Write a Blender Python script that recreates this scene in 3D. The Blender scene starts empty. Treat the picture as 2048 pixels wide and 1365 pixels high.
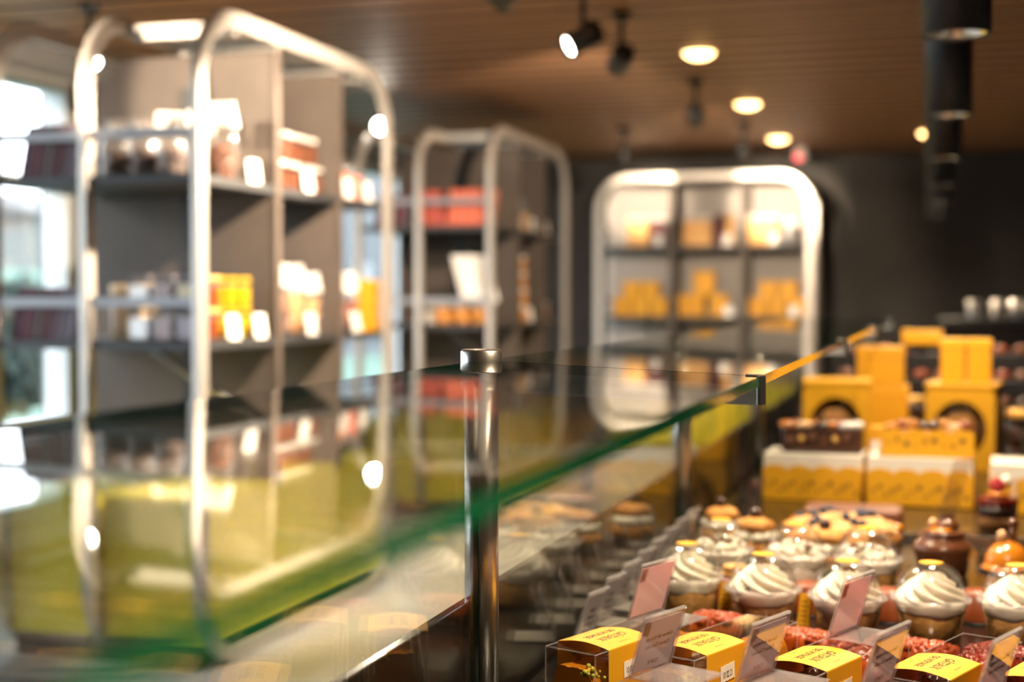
import bpy, bmesh, math, random
from mathutils import Vector, Matrix
random.seed(7)
PI = math.pi
R = math.radians
SC = bpy.context.scene
COL = SC.collection

# ------------------------------------------------------------------ materials
def _nt(name):
    m = bpy.data.materials.new(name); m.use_nodes = True
    nt = m.node_tree; nt.nodes.clear()
    out = nt.nodes.new('ShaderNodeOutputMaterial')
    return m, nt, out

def mat(name, c, rough=0.5, metal=0.0, c2=None, scale=20.0, lo=0.4, hi=0.6, bump=0.0, bscale=None, sss=0.0, coat=0.0, stretch=None, spec=0.5, detail=4.0):
    m, nt, out = _nt(name)
    p = nt.nodes.new('ShaderNodeBsdfPrincipled')
    p.inputs['Base Color'].default_value = (*c, 1)
    p.inputs['Roughness'].default_value = rough
    p.inputs['Metallic'].default_value = metal
    p.inputs['Specular IOR Level'].default_value = spec
    if coat: p.inputs['Coat Weight'].default_value = coat; p.inputs['Coat Roughness'].default_value = 0.05
    if sss:
        p.inputs['Subsurface Weight'].default_value = sss
        p.inputs['Subsurface Radius'].default_value = (0.01, 0.006, 0.004)
        p.inputs['Subsurface Scale'].default_value = 0.5
    tc = nt.nodes.new('ShaderNodeTexCoord'); src = tc.outputs['Object']
    if stretch:
        mp = nt.nodes.new('ShaderNodeMapping'); mp.inputs['Scale'].default_value = stretch
        nt.links.new(src, mp.inputs['Vector']); src = mp.outputs['Vector']
    if c2 is not None:
        n = nt.nodes.new('ShaderNodeTexNoise'); n.inputs['Scale'].default_value = scale; n.inputs['Detail'].default_value = detail
        nt.links.new(src, n.inputs['Vector'])
        r = nt.nodes.new('ShaderNodeValToRGB')
        r.color_ramp.elements[0].position = lo; r.color_ramp.elements[0].color = (*c, 1)
        r.color_ramp.elements[1].position = hi; r.color_ramp.elements[1].color = (*c2, 1)
        nt.links.new(n.outputs['Fac'], r.inputs['Fac']); nt.links.new(r.outputs['Color'], p.inputs['Base Color'])
    if bump:
        n2 = nt.nodes.new('ShaderNodeTexNoise'); n2.inputs['Scale'].default_value = bscale or scale; n2.inputs['Detail'].default_value = 5
        nt.links.new(src, n2.inputs['Vector'])
        b = nt.nodes.new('ShaderNodeBump'); b.inputs['Strength'].default_value = bump; b.inputs['Distance'].default_value = 0.01
        nt.links.new(n2.outputs['Fac'], b.inputs['Height']); nt.links.new(b.outputs['Normal'], p.inputs['Normal'])
    nt.links.new(p.outputs['BSDF'], out.inputs['Surface'])
    return m

def clear(name, tint=(1, 1, 1), rough=0.0, ior=1.5, haze=0.0, hazec=(0.8, 0.8, 0.85)):
    """clear sheet: Fresnel mix of see-through and mirror, with an optional milky share"""
    m, nt, out = _nt(name)
    fr = nt.nodes.new('ShaderNodeFresnel')
    ge = nt.nodes.new('ShaderNodeNewGeometry')
    mx = nt.nodes.new('ShaderNodeMix'); mx.data_type = 'FLOAT'
    mx.inputs[2].default_value = ior; mx.inputs[3].default_value = 1.0 / ior
    nt.links.new(ge.outputs['Backfacing'], mx.inputs[0]); nt.links.new(mx.outputs[0], fr.inputs['IOR'])
    tr = nt.nodes.new('ShaderNodeBsdfTransparent'); tr.inputs['Color'].default_value = (*tint, 1)
    base = tr.outputs['BSDF']
    if haze:
        df = nt.nodes.new('ShaderNodeBsdfDiffuse'); df.inputs['Color'].default_value = (*hazec, 1)
        hm = nt.nodes.new('ShaderNodeMixShader'); hm.inputs['Fac'].default_value = haze
        nt.links.new(base, hm.inputs[1]); nt.links.new(df.outputs['BSDF'], hm.inputs[2]); base = hm.outputs['Shader']
    gl = nt.nodes.new('ShaderNodeBsdfGlossy'); gl.inputs['Roughness'].default_value = rough
    ms = nt.nodes.new('ShaderNodeMixShader')
    nt.links.new(fr.outputs['Fac'], ms.inputs['Fac']); nt.links.new(base, ms.inputs[1]); nt.links.new(gl.outputs['BSDF'], ms.inputs[2])
    nt.links.new(ms.outputs['Shader'], out.inputs['Surface'])
    return m

def paper(name, c, trans=0.4):
    m, nt, out = _nt(name)
    d = nt.nodes.new('ShaderNodeBsdfDiffuse'); d.inputs['Color'].default_value = (*c, 1)
    t = nt.nodes.new('ShaderNodeBsdfTranslucent'); t.inputs['Color'].default_value = (*c, 1)
    ms = nt.nodes.new('ShaderNodeMixShader'); ms.inputs['Fac'].default_value = trans
    nt.links.new(d.outputs['BSDF'], ms.inputs[1]); nt.links.new(t.outputs['BSDF'], ms.inputs[2])
    nt.links.new(ms.outputs['Shader'], out.inputs['Surface'])
    return m

def glow(name, c, s):
    m, nt, out = _nt(name)
    e = nt.nodes.new('ShaderNodeEmission'); e.inputs['Color'].default_value = (*c, 1); e.inputs['Strength'].default_value = s
    nt.links.new(e.outputs['Emission'], out.inputs['Surface'])
    return m

M = dict(
    slat=mat('wood_slat', (.29, .122, .044), .5, c2=(.40, .185, .07), scale=6, lo=.3, hi=.7, stretch=(.35, 12, 12)),
    dark=mat('dark_backing_gap_shade', (.012, .012, .013), .8),
    wall=mat('dark_wall', (.03, .026, .023), .7, c2=(.037, .032, .028), scale=3),
    backp=mat('pale_back_panel', (.36, .33, .31), .6),
    wallblue=mat('grey_wall', (.16, .16, .165), .8),
    floor=mat('pale_floor', (.36, .37, .39), .3, c2=(.42, .43, .45), scale=1.2),
    frame=mat('window_frame_paint', (.62, .64, .66), .45),
    sill=mat('sill', (.3, .3, .3), .6),
    loop=mat('champagne_metal', (.58, .54, .5), .4, .5),
    taupe=mat('taupe_board', (.08, .061, .05), .65, c2=(.095, .073, .06), scale=4),
    anth=mat('anthracite_board', (.035, .036, .04), .55),
    rail=mat('grey_rail', (.27, .27, .29), .4, .3),
    lemon=mat('lemon_front', (.80, .66, .02), .45, c2=(.82, .69, .03), scale=2),
    black=mat('black_metal', (.012, .012, .014), .45),
    steel=mat('brushed_steel', (.50, .47, .44), .3, 1.0, stretch=(1, 1, 30), c2=(.56, .53, .5), scale=60),
    steel2=mat('satin_steel', (.5, .47, .44), .6, .8),
    deck=mat('black_stone_deck', (.006, .005, .005), .12, c2=(.012, .010, .009), scale=60, lo=.45, hi=.62),
    panel=mat('gloss_black_panel', (.016, .013, .012), .18),
    green=mat('glass_edge', (.002, .095, .032), .06, c2=(.003, .13, .05), scale=8, coat=1.0),
    farglass=mat('glass_edge_far', (.004, .03, .015), .1),
    glass=clear('counter_glass', (.965, .985, .972)),
    wglass=clear('window_glass', (.97, .98, .98)),
    plastic=clear('clear_plastic', (.975, .97, .975), .03, 1.62),
    domep=clear('dome_plastic', (.965, .96, .96), .04, 1.85),
    film=clear('cellophane', (.96, .95, .94), .08, 1.6, .05, (.85, .8, .74)),
    acryl=clear('acrylic', (.96, .94, .95), .02, 1.49, .03, (.8, .74, .77)),
    jar=clear('jar_glass', (.96, .96, .96), .02, 1.5),
    card=mat('yellow_card', (.70, .345, .010), .5),
    card2=mat('deep_yellow_card', (.65, .31, .007), .5),
    ink=mat('ink', (.018, .013, .008), .7),
    inkbrown=mat('brown_ink', (.2, .11, .015), .7),
    white=mat('white_paper', (.8, .78, .75), .6),
    wband=mat('white_band', (.72, .66, .58), .6),
    tagpaper=paper('tag_paper', (.74, .66, .66), .55),
    tagwhite=paper('tag_paper_pale', (.88, .88, .88), .3),
    taggrey=mat('grey_acrylic', (.24, .22, .2), .3, coat=.3),
    tagtext=mat('tag_text', (.36, .29, .29), .8),
    edge=clear('folded_plastic_edge', (.98, .97, .98), .05, 1.6, .18, (.85, .82, .86)),
    foot=clear('acrylic_foot', (.95, .93, .95), .05, 1.5, .15, (.8, .74, .77)),  # milky share paints in the pale reflections on the tag feet
    cream=mat('whipped_cream', (.80, .745, .62), .42, sss=.1, bump=.15, bscale=60),
    mousse=mat('pale_mousse', (.66, .54, .45), .55, c2=(.72, .6, .5), scale=60, bump=.2),
    sponge=mat('brown_sponge', (.2, .075, .018), .8, c2=(.33, .14, .03), scale=70, bump=.6),
    honey=mat('honey_sponge', (.34, .16, .035), .8, c2=(.46, .24, .06), scale=70, bump=.6),
    choc=mat('milk_chocolate', (.11, .036, .014), .3, c2=(.135, .046, .018), scale=15, coat=.3),
    dchoc=mat('dark_chocolate', (.035, .012, .008), .3, c2=(.055, .02, .012), scale=40, coat=.3),
    terra=mat('terracotta_glaze', (.19, .04, .010), .4, c2=(.24, .055, .015), scale=40),
    redglaze=mat('red_glaze', (.27, .034, .004), .28, c2=(.36, .06, .006), scale=50, bump=.05, bscale=120, spec=.25),
    deepred=mat('dark_red_glaze', (.17, .011, .004), .28, c2=(.24, .024, .005), scale=50, bump=.05, bscale=120, spec=.25),
    crumb=mat('crumble', (.55, .27, .09), .8, c2=(.72, .44, .2), scale=45, bump=.8, bscale=70),
    crust=mat('baked_crust', (.42, .17, .035), .7, c2=(.56, .26, .06), scale=50, bump=.5),
    orange=mat('orange_glaze', (.5, .165, .010), .22, coat=.4),
    berry=mat('blueberry', (.03, .035, .07), .4),
    raspb=mat('raspberry', (.42, .012, .022), .4, bump=.5, bscale=200),
    nut=mat('hazelnut', (.62, .38, .2), .5),
    pist=mat('pistachio_crumb', (.55, .47, .03), .7, c2=(.38, .36, .03), scale=80),
    cakegrey=mat('poppy_sponge', (.6, .52, .42), .8, c2=(.3, .25, .2), scale=120, bump=.4),
    tan=mat('tan_bag', (.62, .33, .1), .6, c2=(.7, .4, .15), scale=20),
    maroon=mat('maroon_wrap', (.085, .01, .014), .6),
    plum=mat('plum_wrap', (.12, .045, .08), .6),
    rust=mat('rust_wrap', (.17, .025, .01), .6),
    slate=mat('slate_wrap', (.12, .11, .13), .4),
    salmon=mat('salmon_wrap', (.72, .17, .09), .45),
    redw=mat('red_wrap', (.35, .05, .04), .45),
    orangew=mat('orange_wrap', (.75, .2, .03), .45),
    gold=mat('gold_foil', (.66, .38, .08), .35, .4, bump=.3, bscale=40),
    ybean=mat('yellow_sweets', (.46, .29, .006), .35),
    brown=mat('praline_brown', (.15, .05, .024), .4),
    cookie=mat('cookie', (.6, .33, .13), .7, c2=(.45, .22, .08), scale=30),
    lid=mat('pale_lid', (.72, .69, .65), .3, coat=1.0),
    tin=mat('amber_tin', (.5, .2, .03), .4),
    beige=mat('beige_card', (.55, .4, .22), .6),
    lens=glow('lamp_lens', (1, .86, .68), 26),
    lenshot=glow('lamp_lens_bright', (1, .9, .76), 40),
    lenscool=glow('lamp_lens_soft', (1, .92, .82), 6),
    down=glow('downlight_diffuser', (1, .55, .2), 7),
    reflector=mat('reflector_ring', (.7, .66, .6), .25, 1.0),
    redled=glow('red_led', (1, .12, .12), 1.5),
    lawn=mat('lawn', (.06, .12, .09), .9, c2=(.085, .15, .115), scale=3),
    road=mat('paving', (.16, .17, .17), .8),
    render=mat('house_render', (.16, .16, .15), .8),
    whitewall=mat('white_wall_outside', (.7, .7, .7), .8),
    renderd=mat('house_render_grey', (.09, .10, .11), .8),
    roof=mat('roof_tile', (.08, .08, .08), .8),
    leaf=mat('leaf', (.02, .035, .028), .7, c2=(.035, .055, .045), scale=6),
    bark=mat('bark', (.06, .05, .045), .9),
)

# ------------------------------------------------------------------ mesh builder
class MB:
    def __init__(s): s.v = []; s.f = []; s.m = []; s.sm = []
    def add(s, vs, fs, mi=0, smooth=False, mt=None):
        b = len(s.v)
        for p in vs:
            p = Vector(p)
            if mt is not None: p = mt @ p
            s.v.append(p)
        for q in fs:
            s.f.append([b + i for i in q]); s.m.append(mi); s.sm.append(smooth)
        return s
    def box(s, x0, x1, y0, y1, z0, z1, mi=0, mt=None, skip=()):
        vs = [(x0, y0, z0), (x1, y0, z0), (x1, y1, z0), (x0, y1, z0), (x0, y0, z1), (x1, y0, z1), (x1, y1, z1), (x0, y1, z1)]
        fs = dict(b=(0, 3, 2, 1), t=(4, 5, 6, 7), n=(0, 1, 5, 4), e=(1, 2, 6, 5), f=(2, 3, 7, 6), w=(3, 0, 4, 7))
        return s.add(vs, [fs[k] for k in fs if k not in skip], mi, False, mt)
    def rbox(s, x0, x1, y0, y1, z0, z1, r=.003, mi=0, mt=None, seg=2):
        bm = bmesh.new(); bmesh.ops.create_cube(bm, size=1)
        for v in bm.verts:
            v.co = Vector(((x0 + x1) / 2 + v.co.x * (x1 - x0), (y0 + y1) / 2 + v.co.y * (y1 - y0), (z0 + z1) / 2 + v.co.z * (z1 - z0)))
        bmesh.ops.bevel(bm, geom=bm.edges[:], offset=r, segments=seg, affect='EDGES', profile=.5)
        bm.verts.index_update()
        s.add([v.co.copy() for v in bm.verts], [[v.index for v in f.verts] for f in bm.faces], mi, False, mt); bm.free(); return s
    def lathe(s, prof, seg=32, mi=0, smooth=True, mt=None, fn=None, c=(0, 0, 0)):
        vs = []; fs = []
        for i, (r, z) in enumerate(prof):
            for k in range(seg):
                a = 2 * PI * k / seg; rr, zz = (r, z) if fn is None else fn(r, z, a, i)
                vs.append((c[0] + rr * math.cos(a), c[1] + rr * math.sin(a), c[2] + zz))
        for i in range(len(prof) - 1):
            for k in range(seg):
                k2 = (k + 1) % seg
                fs.append((i * seg + k, i * seg + k2, (i + 1) * seg + k2, (i + 1) * seg + k))
        if prof[0][0] > 1e-5: fs.append(tuple(reversed(range(seg))))
        if prof[-1][0] > 1e-5: fs.append(tuple((len(prof) - 1) * seg + k for k in range(seg)))
        return s.add(vs, fs, mi, smooth, mt)
    def open_lathe(s, prof, seg=32, mi=0, mt=None, fn=None):
        n0 = len(s.f); s.lathe(prof, seg, mi, True, mt, fn)
        if prof[-1][0] > 1e-5: s.f.pop(); s.m.pop(); s.sm.pop()
        if prof[0][0] > 1e-5:
            i = n0 + (len(prof) - 1) * seg; s.f.pop(i); s.m.pop(i); s.sm.pop(i)
        return s
    def ball(s, c, r, mi=0, seg=10, sc=(1, 1, 1), mt=None):
        n = max(4, seg // 2 + 1)
        prof = [(max(r * math.sin(PI * i / n), 1e-6) * 1, -r * math.cos(PI * i / n)) for i in range(n + 1)]
        T = Matrix.Translation(c) @ Matrix.Diagonal((*sc, 1))
        return s.lathe(prof, seg, mi, True, T if mt is None else mt @ T)
    def cyl(s, p0, p1, r, mi=0, seg=20, r1=None, smooth=True):
        p0 = Vector(p0); p1 = Vector(p1); d = p1 - p0; L = d.length
        q = d.to_track_quat('Z', 'Y').to_matrix().to_4x4(); q.translation = p0
        s.lathe([(r, 0), (r if r1 is None else r1, L)], seg, mi, smooth, q)
        return s
    def prism(s, poly, h0, h1, mi=0, mt=None):
        n = len(poly)
        vs = [(x, y, h0) for x, y in poly] + [(x, y, h1) for x, y in poly]
        fs = [tuple(reversed(range(n))), tuple(range(n, 2 * n))] + [(i, (i + 1) % n, n + (i + 1) % n, n + i) for i in range(n)]
        return s.add(vs, fs, mi, False, mt)
    def sweep(s, path, prof, mi=0, closed=True, nrm=(1, 0, 0)):
        """prof = list of (a along nrm, b along in-plane outward)"""
        n = len(path); N = Vector(nrm); vs = []; fs = []; k = len(prof)
        for i, p in enumerate(path):
            p = Vector(p)
            a = Vector(path[(i - 1) % n]) if closed or i > 0 else p
            b = Vector(path[(i + 1) % n]) if closed or i < n - 1 else p
            t = (b - a).normalized(); o = t.cross(N).normalized()
            for u, w in prof: vs.append(p + N * u + o * w)
        rng = range(n) if closed else range(n - 1)
        for i in rng:
            j = (i + 1) % n
            for q in range(k): fs.append((i * k + q, i * k + (q + 1) % k, j * k + (q + 1) % k, j * k + q))
        if not closed:
            fs.append(tuple(range(k))); fs.append(tuple((n - 1) * k + q for q in reversed(range(k))))
        return s.add(vs, fs, mi, False)
    def mesh(s, name, *mats):
        me = bpy.data.meshes.new(name); me.from_pydata([tuple(v) for v in s.v], [], s.f)
        for m in mats: me.materials.append(M[m] if isinstance(m, str) else m)
        me.polygons.foreach_set('material_index', s.m); me.polygons.foreach_set('use_smooth', s.sm)
        bm = bmesh.new(); bm.from_mesh(me); bmesh.ops.recalc_face_normals(bm, faces=bm.faces[:]); bm.to_mesh(me); bm.free()
        me.update(); return me

def text_mb(body, size, depth=.0002, spacing=1.0):
    cu = bpy.data.curves.new('lettering', 'FONT'); cu.body = body; cu.size = size; cu.align_x = 'CENTER'; cu.align_y = 'CENTER'
    cu.extrude = depth; cu.space_character = spacing; cu.resolution_u = 3
    o = bpy.data.objects.new('lettering', cu); COL.objects.link(o)
    dg = bpy.context.evaluated_depsgraph_get(); me = bpy.data.meshes.new_from_object(o.evaluated_get(dg))
    vs = [v.co.copy() for v in me.vertices]; fs = [list(p.vertices) for p in me.polygons]
    bpy.data.objects.remove(o); bpy.data.curves.remove(cu); bpy.data.meshes.remove(me)
    return vs, fs

def frame_mt(x, y, z, o=(0, 0, 0)):
    m = Matrix.Identity(4)
    for i in range(3): m[i][0] = x[i]; m[i][1] = y[i]; m[i][2] = z[i]; m[i][3] = o[i]
    return m

# ------------------------------------------------------------------ objects
def tag(o, label=None, cat=None, group=None, kind=None):
    if label: o['label'] = label
    if cat: o['category'] = cat
    if group: o['group'] = group
    if kind: o['kind'] = kind
    return o
def empty(name, loc=(0, 0, 0), rz=0, label=None, cat=None, group=None, rot=None):
    o = bpy.data.objects.new(name, None); COL.objects.link(o); o.location = loc; o.rotation_euler = rot or (0, 0, rz)
    o.empty_display_size = .05
    return tag(o, label, cat, group)
def obj(name, me, parent=None, loc=(0, 0, 0), rz=0, rot=None):
    o = bpy.data.objects.new(name, me); COL.objects.link(o); o.location = loc; o.rotation_euler = rot or (0, 0, rz)
    if parent: o.parent = parent
    return o
def single(name, me, loc, rz, label, cat, group=None, rot=None):
    return tag(obj(name, me, None, loc, rz, rot), label, cat, group)
def copy_tree(o, loc=None, rz=None, label=None, group=None, parent=None):
    c = o.copy(); COL.objects.link(c)
    if parent: c.parent = parent
    if loc is not None: c.location = loc
    if rz is not None: c.rotation_euler = (0, 0, rz)
    if label: c['label'] = label
    if group: c['group'] = group
    for ch in list(o.children): copy_tree(ch, parent=c)
    return c
class Kind:
    """first call builds the thing, later calls copy it with its parts"""
    def __init__(s, fn): s.fn = fn; s.p = {}
    def __call__(s, loc, rz, label, group=None, **k):
        key = tuple(sorted(k.items()))
        if key not in s.p:
            o = s.fn(**k); s.p[key] = o; o.location = loc; o.rotation_euler = (0, 0, rz); o['label'] = label
            if group: o['group'] = group
            return o
        return copy_tree(s.p[key], loc, rz, label, group)
ORD = ['first', 'second', 'third', 'fourth', 'fifth', 'sixth', 'seventh', 'eighth', 'ninth', 'tenth', 'eleventh', 'twelfth']
def cam_setup():
    cd = bpy.data.cameras.new('camera'); co = bpy.data.objects.new('camera', cd); COL.objects.link(co)
    co.location = (0, 0, 1.24); co.rotation_euler = (R(90) - math.atan(85.5 / 2844.44), 0, R(16.84))
    cd.lens = 50; cd.sensor_width = 36; cd.clip_start = .02; cd.clip_end = 300
    cd.dof.use_dof = True; cd.dof.focus_distance = 1.53; cd.dof.aperture_fstop = 2.8; cd.dof.aperture_blades = 0
    SC.camera = co
cam_setup()
# ------------------------------------------------------------------ room
CEIL = 2.41
def struct(name, mb, *mats, parent=None):
    o = obj(name, mb.mesh(name, *mats), parent)
    if parent is None: o['kind'] = 'structure'
    return o
struct('floor', MB().box(-4.2, 2.3, -3.6, 12.1, -.1, 0), 'floor')
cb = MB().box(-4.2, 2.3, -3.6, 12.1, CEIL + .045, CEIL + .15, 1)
y = -3.55
while y < 11.9:
    cb.box(-4.0, 2.1, y, y + .178, CEIL, CEIL + .045, 0, skip=('n', 'f')); cb.add([(-4.0, y, CEIL), (2.1, y, CEIL), (2.1, y, CEIL + .045), (-4.0, y, CEIL + .045)], [(0, 1, 2, 3)], 1)  # slat sides coloured dark to stand in for shade in the gaps
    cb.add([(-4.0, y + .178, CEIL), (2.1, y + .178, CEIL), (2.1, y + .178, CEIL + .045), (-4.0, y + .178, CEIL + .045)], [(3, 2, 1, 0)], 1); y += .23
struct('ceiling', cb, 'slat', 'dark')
struct('wall_back', MB().box(-4.2, 2.3, 11.9, 12.1, 0, CEIL + .045), 'wall')
struct('wall_right', MB().box(2.1, 2.3, -3.4, 11.9, 0, CEIL + .045), 'wall')
WIN = [(.05, 2.35, .55, 2.28), (2.6, 5.97, .6, 2.28), (8.95, 10.55, .5, 2.22)]
wl = MB(); py = -3.4
for a, b, z0, z1 in WIN:
    wl.box(-4.2, -4.0, py, a, 0, CEIL + .045); wl.box(-4.2, -4.0, a, b, 0, z0); wl.box(-4.2, -4.0, a, b, z1, CEIL + .045); py = b
wl.box(-4.2, -4.0, py, 11.9, 0, CEIL + .045)
struct('wall_left', wl, 'wallblue')
wf = MB()
for a, b, z0, z1 in ((-4.2, 2.3, 0, 9),):
    wf.box(a, b, -3.6, -3.4, z0, min(z1, CEIL + .045))
struct('wall_front', wf, 'wall')
def window(n, ax, a, b, z0, z1, mull, zm):
    f = MB(); p = MB(); w = .06; d0, d1 = -4.14, -4.02
    if ax == 'y': d0, d1 = -3.55, -3.45
    def bx(mb, u0, u1, c0, c1, e0, e1, mi=0):
        mb.box(e0, e1, u0, u1, c0, c1, mi) if ax == 'x' else mb.box(u0, u1, e0, e1, c0, c1, mi)
    bx(f, a, a + w, z0, z1, d0, d1); bx(f, b - w, b, z0, z1, d0, d1); bx(f, a + w, b - w, z0, z0 + w, d0, d1); bx(f, a + w, b - w, z1 - w, z1, d0, d1)
    if zm: bx(f, a + w, b - w, zm - .025, zm + .025, d0 + .01, d1 - .01)
    for q in mull: bx(f, q - .03, q + .03, z0 + w, z1 - w, d0 + .02, d1 - .02)
    m = (d0 + d1) / 2
    bx(p, a + w, b - w, z0 + w, z1 - w, m - .004, m + .004)
    o = struct('window_%d' % n, f, 'frame'); obj('window_pane', p.mesh('window_pane', 'wglass'), o)
for i, (a, b, z0, z1) in enumerate(WIN):
    window(i + 1, 'x', a, b, z0, z1, [(a + b) / 2] if i == 1 else [], 1.78 if i < 2 else 0)
# outside
lawn_mb = MB().box(-80, -4.2, -30, 90, -.3, -.1)
struct('ground', lawn_mb, 'lawn')
struct('road', MB().box(-22, -13, -20, 80, -.1, -.06), 'road')
bank = MB().prism([(-70, -.1), (-27, -.1), (-33, 2.3), (-70, 2.6)], -10, 90, mt=frame_mt((1, 0, 0), (0, 0, 1), (0, 1, 0)))
struct('ground_bank', bank, 'lawn')
def house(loc, w, d, h, rh, wm, label):
    t = empty('outside_house', loc, 0, label, 'house')
    obj('wall', MB().box(-w, w, -d, d, 0, h).mesh('house_wall', wm), t)
    obj('roof', MB().prism([(-w - .4, h), (w + .4, h), (0, h + rh)], -d - .4, d + .4, mt=frame_mt((1, 0, 0), (0, 0, 1), (0, 1, 0))).mesh('house_roof', 'roof'), t)
    for k in range(4):
        obj('house_window', MB().box(w, w + .05, -d + .9 + k * (2 * d - 1) / 4, -d + 2 + k * (2 * d - 1) / 4, 1, 2.2).mesh('house_window', 'wglass'), t)
house((-42, 60, 2.2), 5, 7, 2.6, 1.4, 'render', 'pale house far outside, seen through the tall window')
house((-55, 74, 2.4), 5, 6, 3.0, 1.5, 'renderd', 'grey house far outside, next to the pale house')
house((-17.5, 37, -.1), 4, 6.5, 8, 2, 'renderd', 'large dark grey house outside, seen through the window behind the shelf units')
tag(obj('garden_wall', MB().box(-11.6, -11.3, 9, 22, -.1, 1.0).mesh('garden_wall', 'whitewall'), None), 'low white boundary object outside the tall window', 'outdoor wall')
def tree(loc, h, r, seed, label):
    rnd = random.Random(seed); t = empty('tree', loc, 0, label, 'tree', 'trees outside the window')
    tr = MB().cyl((0, 0, 0), (0, 0, h * .6), .09, 0, 8, .04)
    for k in range(6):
        a = rnd.random() * 6.3; tr.cyl((0, 0, h * (.3 + .05 * k)), (r * .7 * math.cos(a), r * .7 * math.sin(a), h * (.6 + .05 * k)), .035, 0, 6, .01)
    obj('trunk', tr.mesh('trunk', 'bark'), t)
    fo = MB()
    for k in range(260):
        p = Vector((rnd.gauss(0, 1), rnd.gauss(0, 1), rnd.gauss(0, 1))).normalized() * r * rnd.random() ** .4
        s = rnd.uniform(.12, .26); q = Matrix.Translation(Vector((0, 0, h * .7)) + p) @ Matrix.Rotation(rnd.random() * 6, 4, 'X') @ Matrix.Rotation(rnd.random() * 6, 4, 'Y')
        fo.add([(-s, -s * .6, 0), (s, -s * .6, .04), (s, s * .6, 0), (-s, s * .6, .04)], [(0, 1, 2, 3)], 0, False, q)
    obj('foliage', fo.mesh('foliage', 'leaf'), t)
tree((-8.75, 11.7, -.1), 1.0, .42, 1, 'small dark leafy tree close outside the tall window')
tree((-17.5, 24.2, -.1), 1.5, .6, 2, 'farther bushy tree beyond the boundary wall outside')

# ------------------------------------------------------------------ lamps
def spot_light(name, parent, loc, direction, power, size, color, radius, blend=.5):
    ld = bpy.data.lights.new(name, 'SPOT'); ld.energy = power; ld.spot_size = R(size); ld.spot_blend = blend; ld.color = color; ld.shadow_soft_size = radius
    lo = bpy.data.objects.new(name, ld); COL.objects.link(lo); lo.location = loc
    lo.rotation_euler = Vector(direction).to_track_quat('-Z', 'Y').to_euler()
    if parent: lo.parent = parent
    return lo
WARM = (1, .79, .56)
def track_spot(x, y, target, power, label, lens='lens', size=50, drop=.19):
    t = empty('track_spotlight', (x, y, CEIL), 0, label, 'spotlight', 'black ceiling spotlights')
    obj('mount', MB().lathe([(.04, -.03), (.04, 0)], 20).cyl((0, 0, -.03), (0, 0, -drop), .012).mesh('spot_mount', 'black'), t)
    c = Vector((0, 0, -drop)); d = (Vector(target) - Vector((x, y, CEIL - drop))).normalized()
    q = d.to_track_quat('Z', 'Y').to_matrix().to_4x4(); q.translation = c
    obj('head', MB().open_lathe([(.001, -.075), (.04, -.075), (.047, -.06), (.047, .075), (.042, .075), (.04, .05), (.001, .048)], 24, 0, q).mesh('spot_head', 'black'), t)
    obj('lens', MB().lathe([(.038, .053), (.036, .058), (.001, .062)], 24, 0, True, q).mesh('spot_lens', lens), t)
    spot_light('spot_beam', t, c + d * .085, d, power, size, WARM, .03)
    return t
track_spot(-1.31, 5.25, (-2.55, 4.35, 1.4), 150, 'black ceiling spotlight with its round lens shining towards the tall shelf unit')
track_spot(-1.27, 5.74, (-2.3, 8.2, 1.6), 150, 'black ceiling spotlight seen from behind, just below the shining one', size=62)
track_spot(-1.275, 7.6, (-1.7, 11.1, 1.5), 130, 'black ceiling spotlight alone in the middle of the slatted ceiling')
track_spot(-2.1, 9.6, (-2.3, 11.5, 1.98), 130, 'small black ceiling spotlight near the far wall, above the arched shelf unit', size=26)
track_spot(-1.27, 9.5, (-1.25, 11.5, 1.98), 170, 'small black ceiling spotlight near the far wall, beside the row of glowing downlights', size=28)
track_spot(-3.13, 7.72, (-1.5, 2.9, .6), 60, 'dazzling ceiling spotlight seen through the big metal loop', 'lenshot', 36, .16)
track_spot(-3.25, 4.95, (-2.55, 3.9, 1.2), 40, 'bright ceiling spotlight above the books by the window', 'lenshot', 50, .2)
track_spot(-1.3, 4.28, (-2.35, 4.9, 1.5), 240, 'ceiling spotlight above the aisle in front of the first shelf unit', size=92)
track_spot(-3.1, 2.6, (-2.60, 4.7, 1.98), 240, 'ceiling spotlight near the window, aimed at the tan board of the shelf unit', size=20)
track_spot(-.8, 2.6, (-.40, 2.35, .8), 70, 'added unseen ceiling spotlight on the customer side, aimed down at the counter', size=75)  # added out of view to light the tags behind the front glass

def pendant(hole=0):
    t = empty('pendant_lamp', (0, 0, 0), 0, None, 'pendant lamp')
    z0 = 1.70
    obj('shade', MB().open_lathe([(.045, z0 + .12), (.055, z0), (.06, z0), (.06, z0 + .46), (.001, z0 + .46)], 36).mesh('pendant_shade', 'black'), t)
    obj('rod', MB().cyl((0, 0, z0 + .46), (0, 0, CEIL), .008).mesh('pendant_rod', 'black'), t)
    rr = obj('reflector', MB().open_lathe([(.03, z0 + .07), (.048, z0 + .012), (.054, z0 + .004)], 36, fn=lambda r, z, a, i: (r * (1 + .03 * math.cos(18 * a)), z)).mesh('pendant_reflector', 'reflector'), t)
    obj('bulb', MB().lathe([(.028, z0 + .075), (.024, z0 + .066), (.001, z0 + .062)], 20).mesh('pendant_bulb', 'lenscool'), rr)
    return t
pk = Kind(pendant)
pl = ['large black cylinder pendant lamp hanging nearest over the counter', 'black cylinder pendant lamp second in the row over the counter', 'black cylinder pendant lamp third in the row over the counter',
      'black cylinder pendant lamp fourth in the row over the counter', 'black cylinder pendant lamp fifth in the row over the counter', 'smallest black cylinder pendant lamp at the far end of the row']
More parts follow.
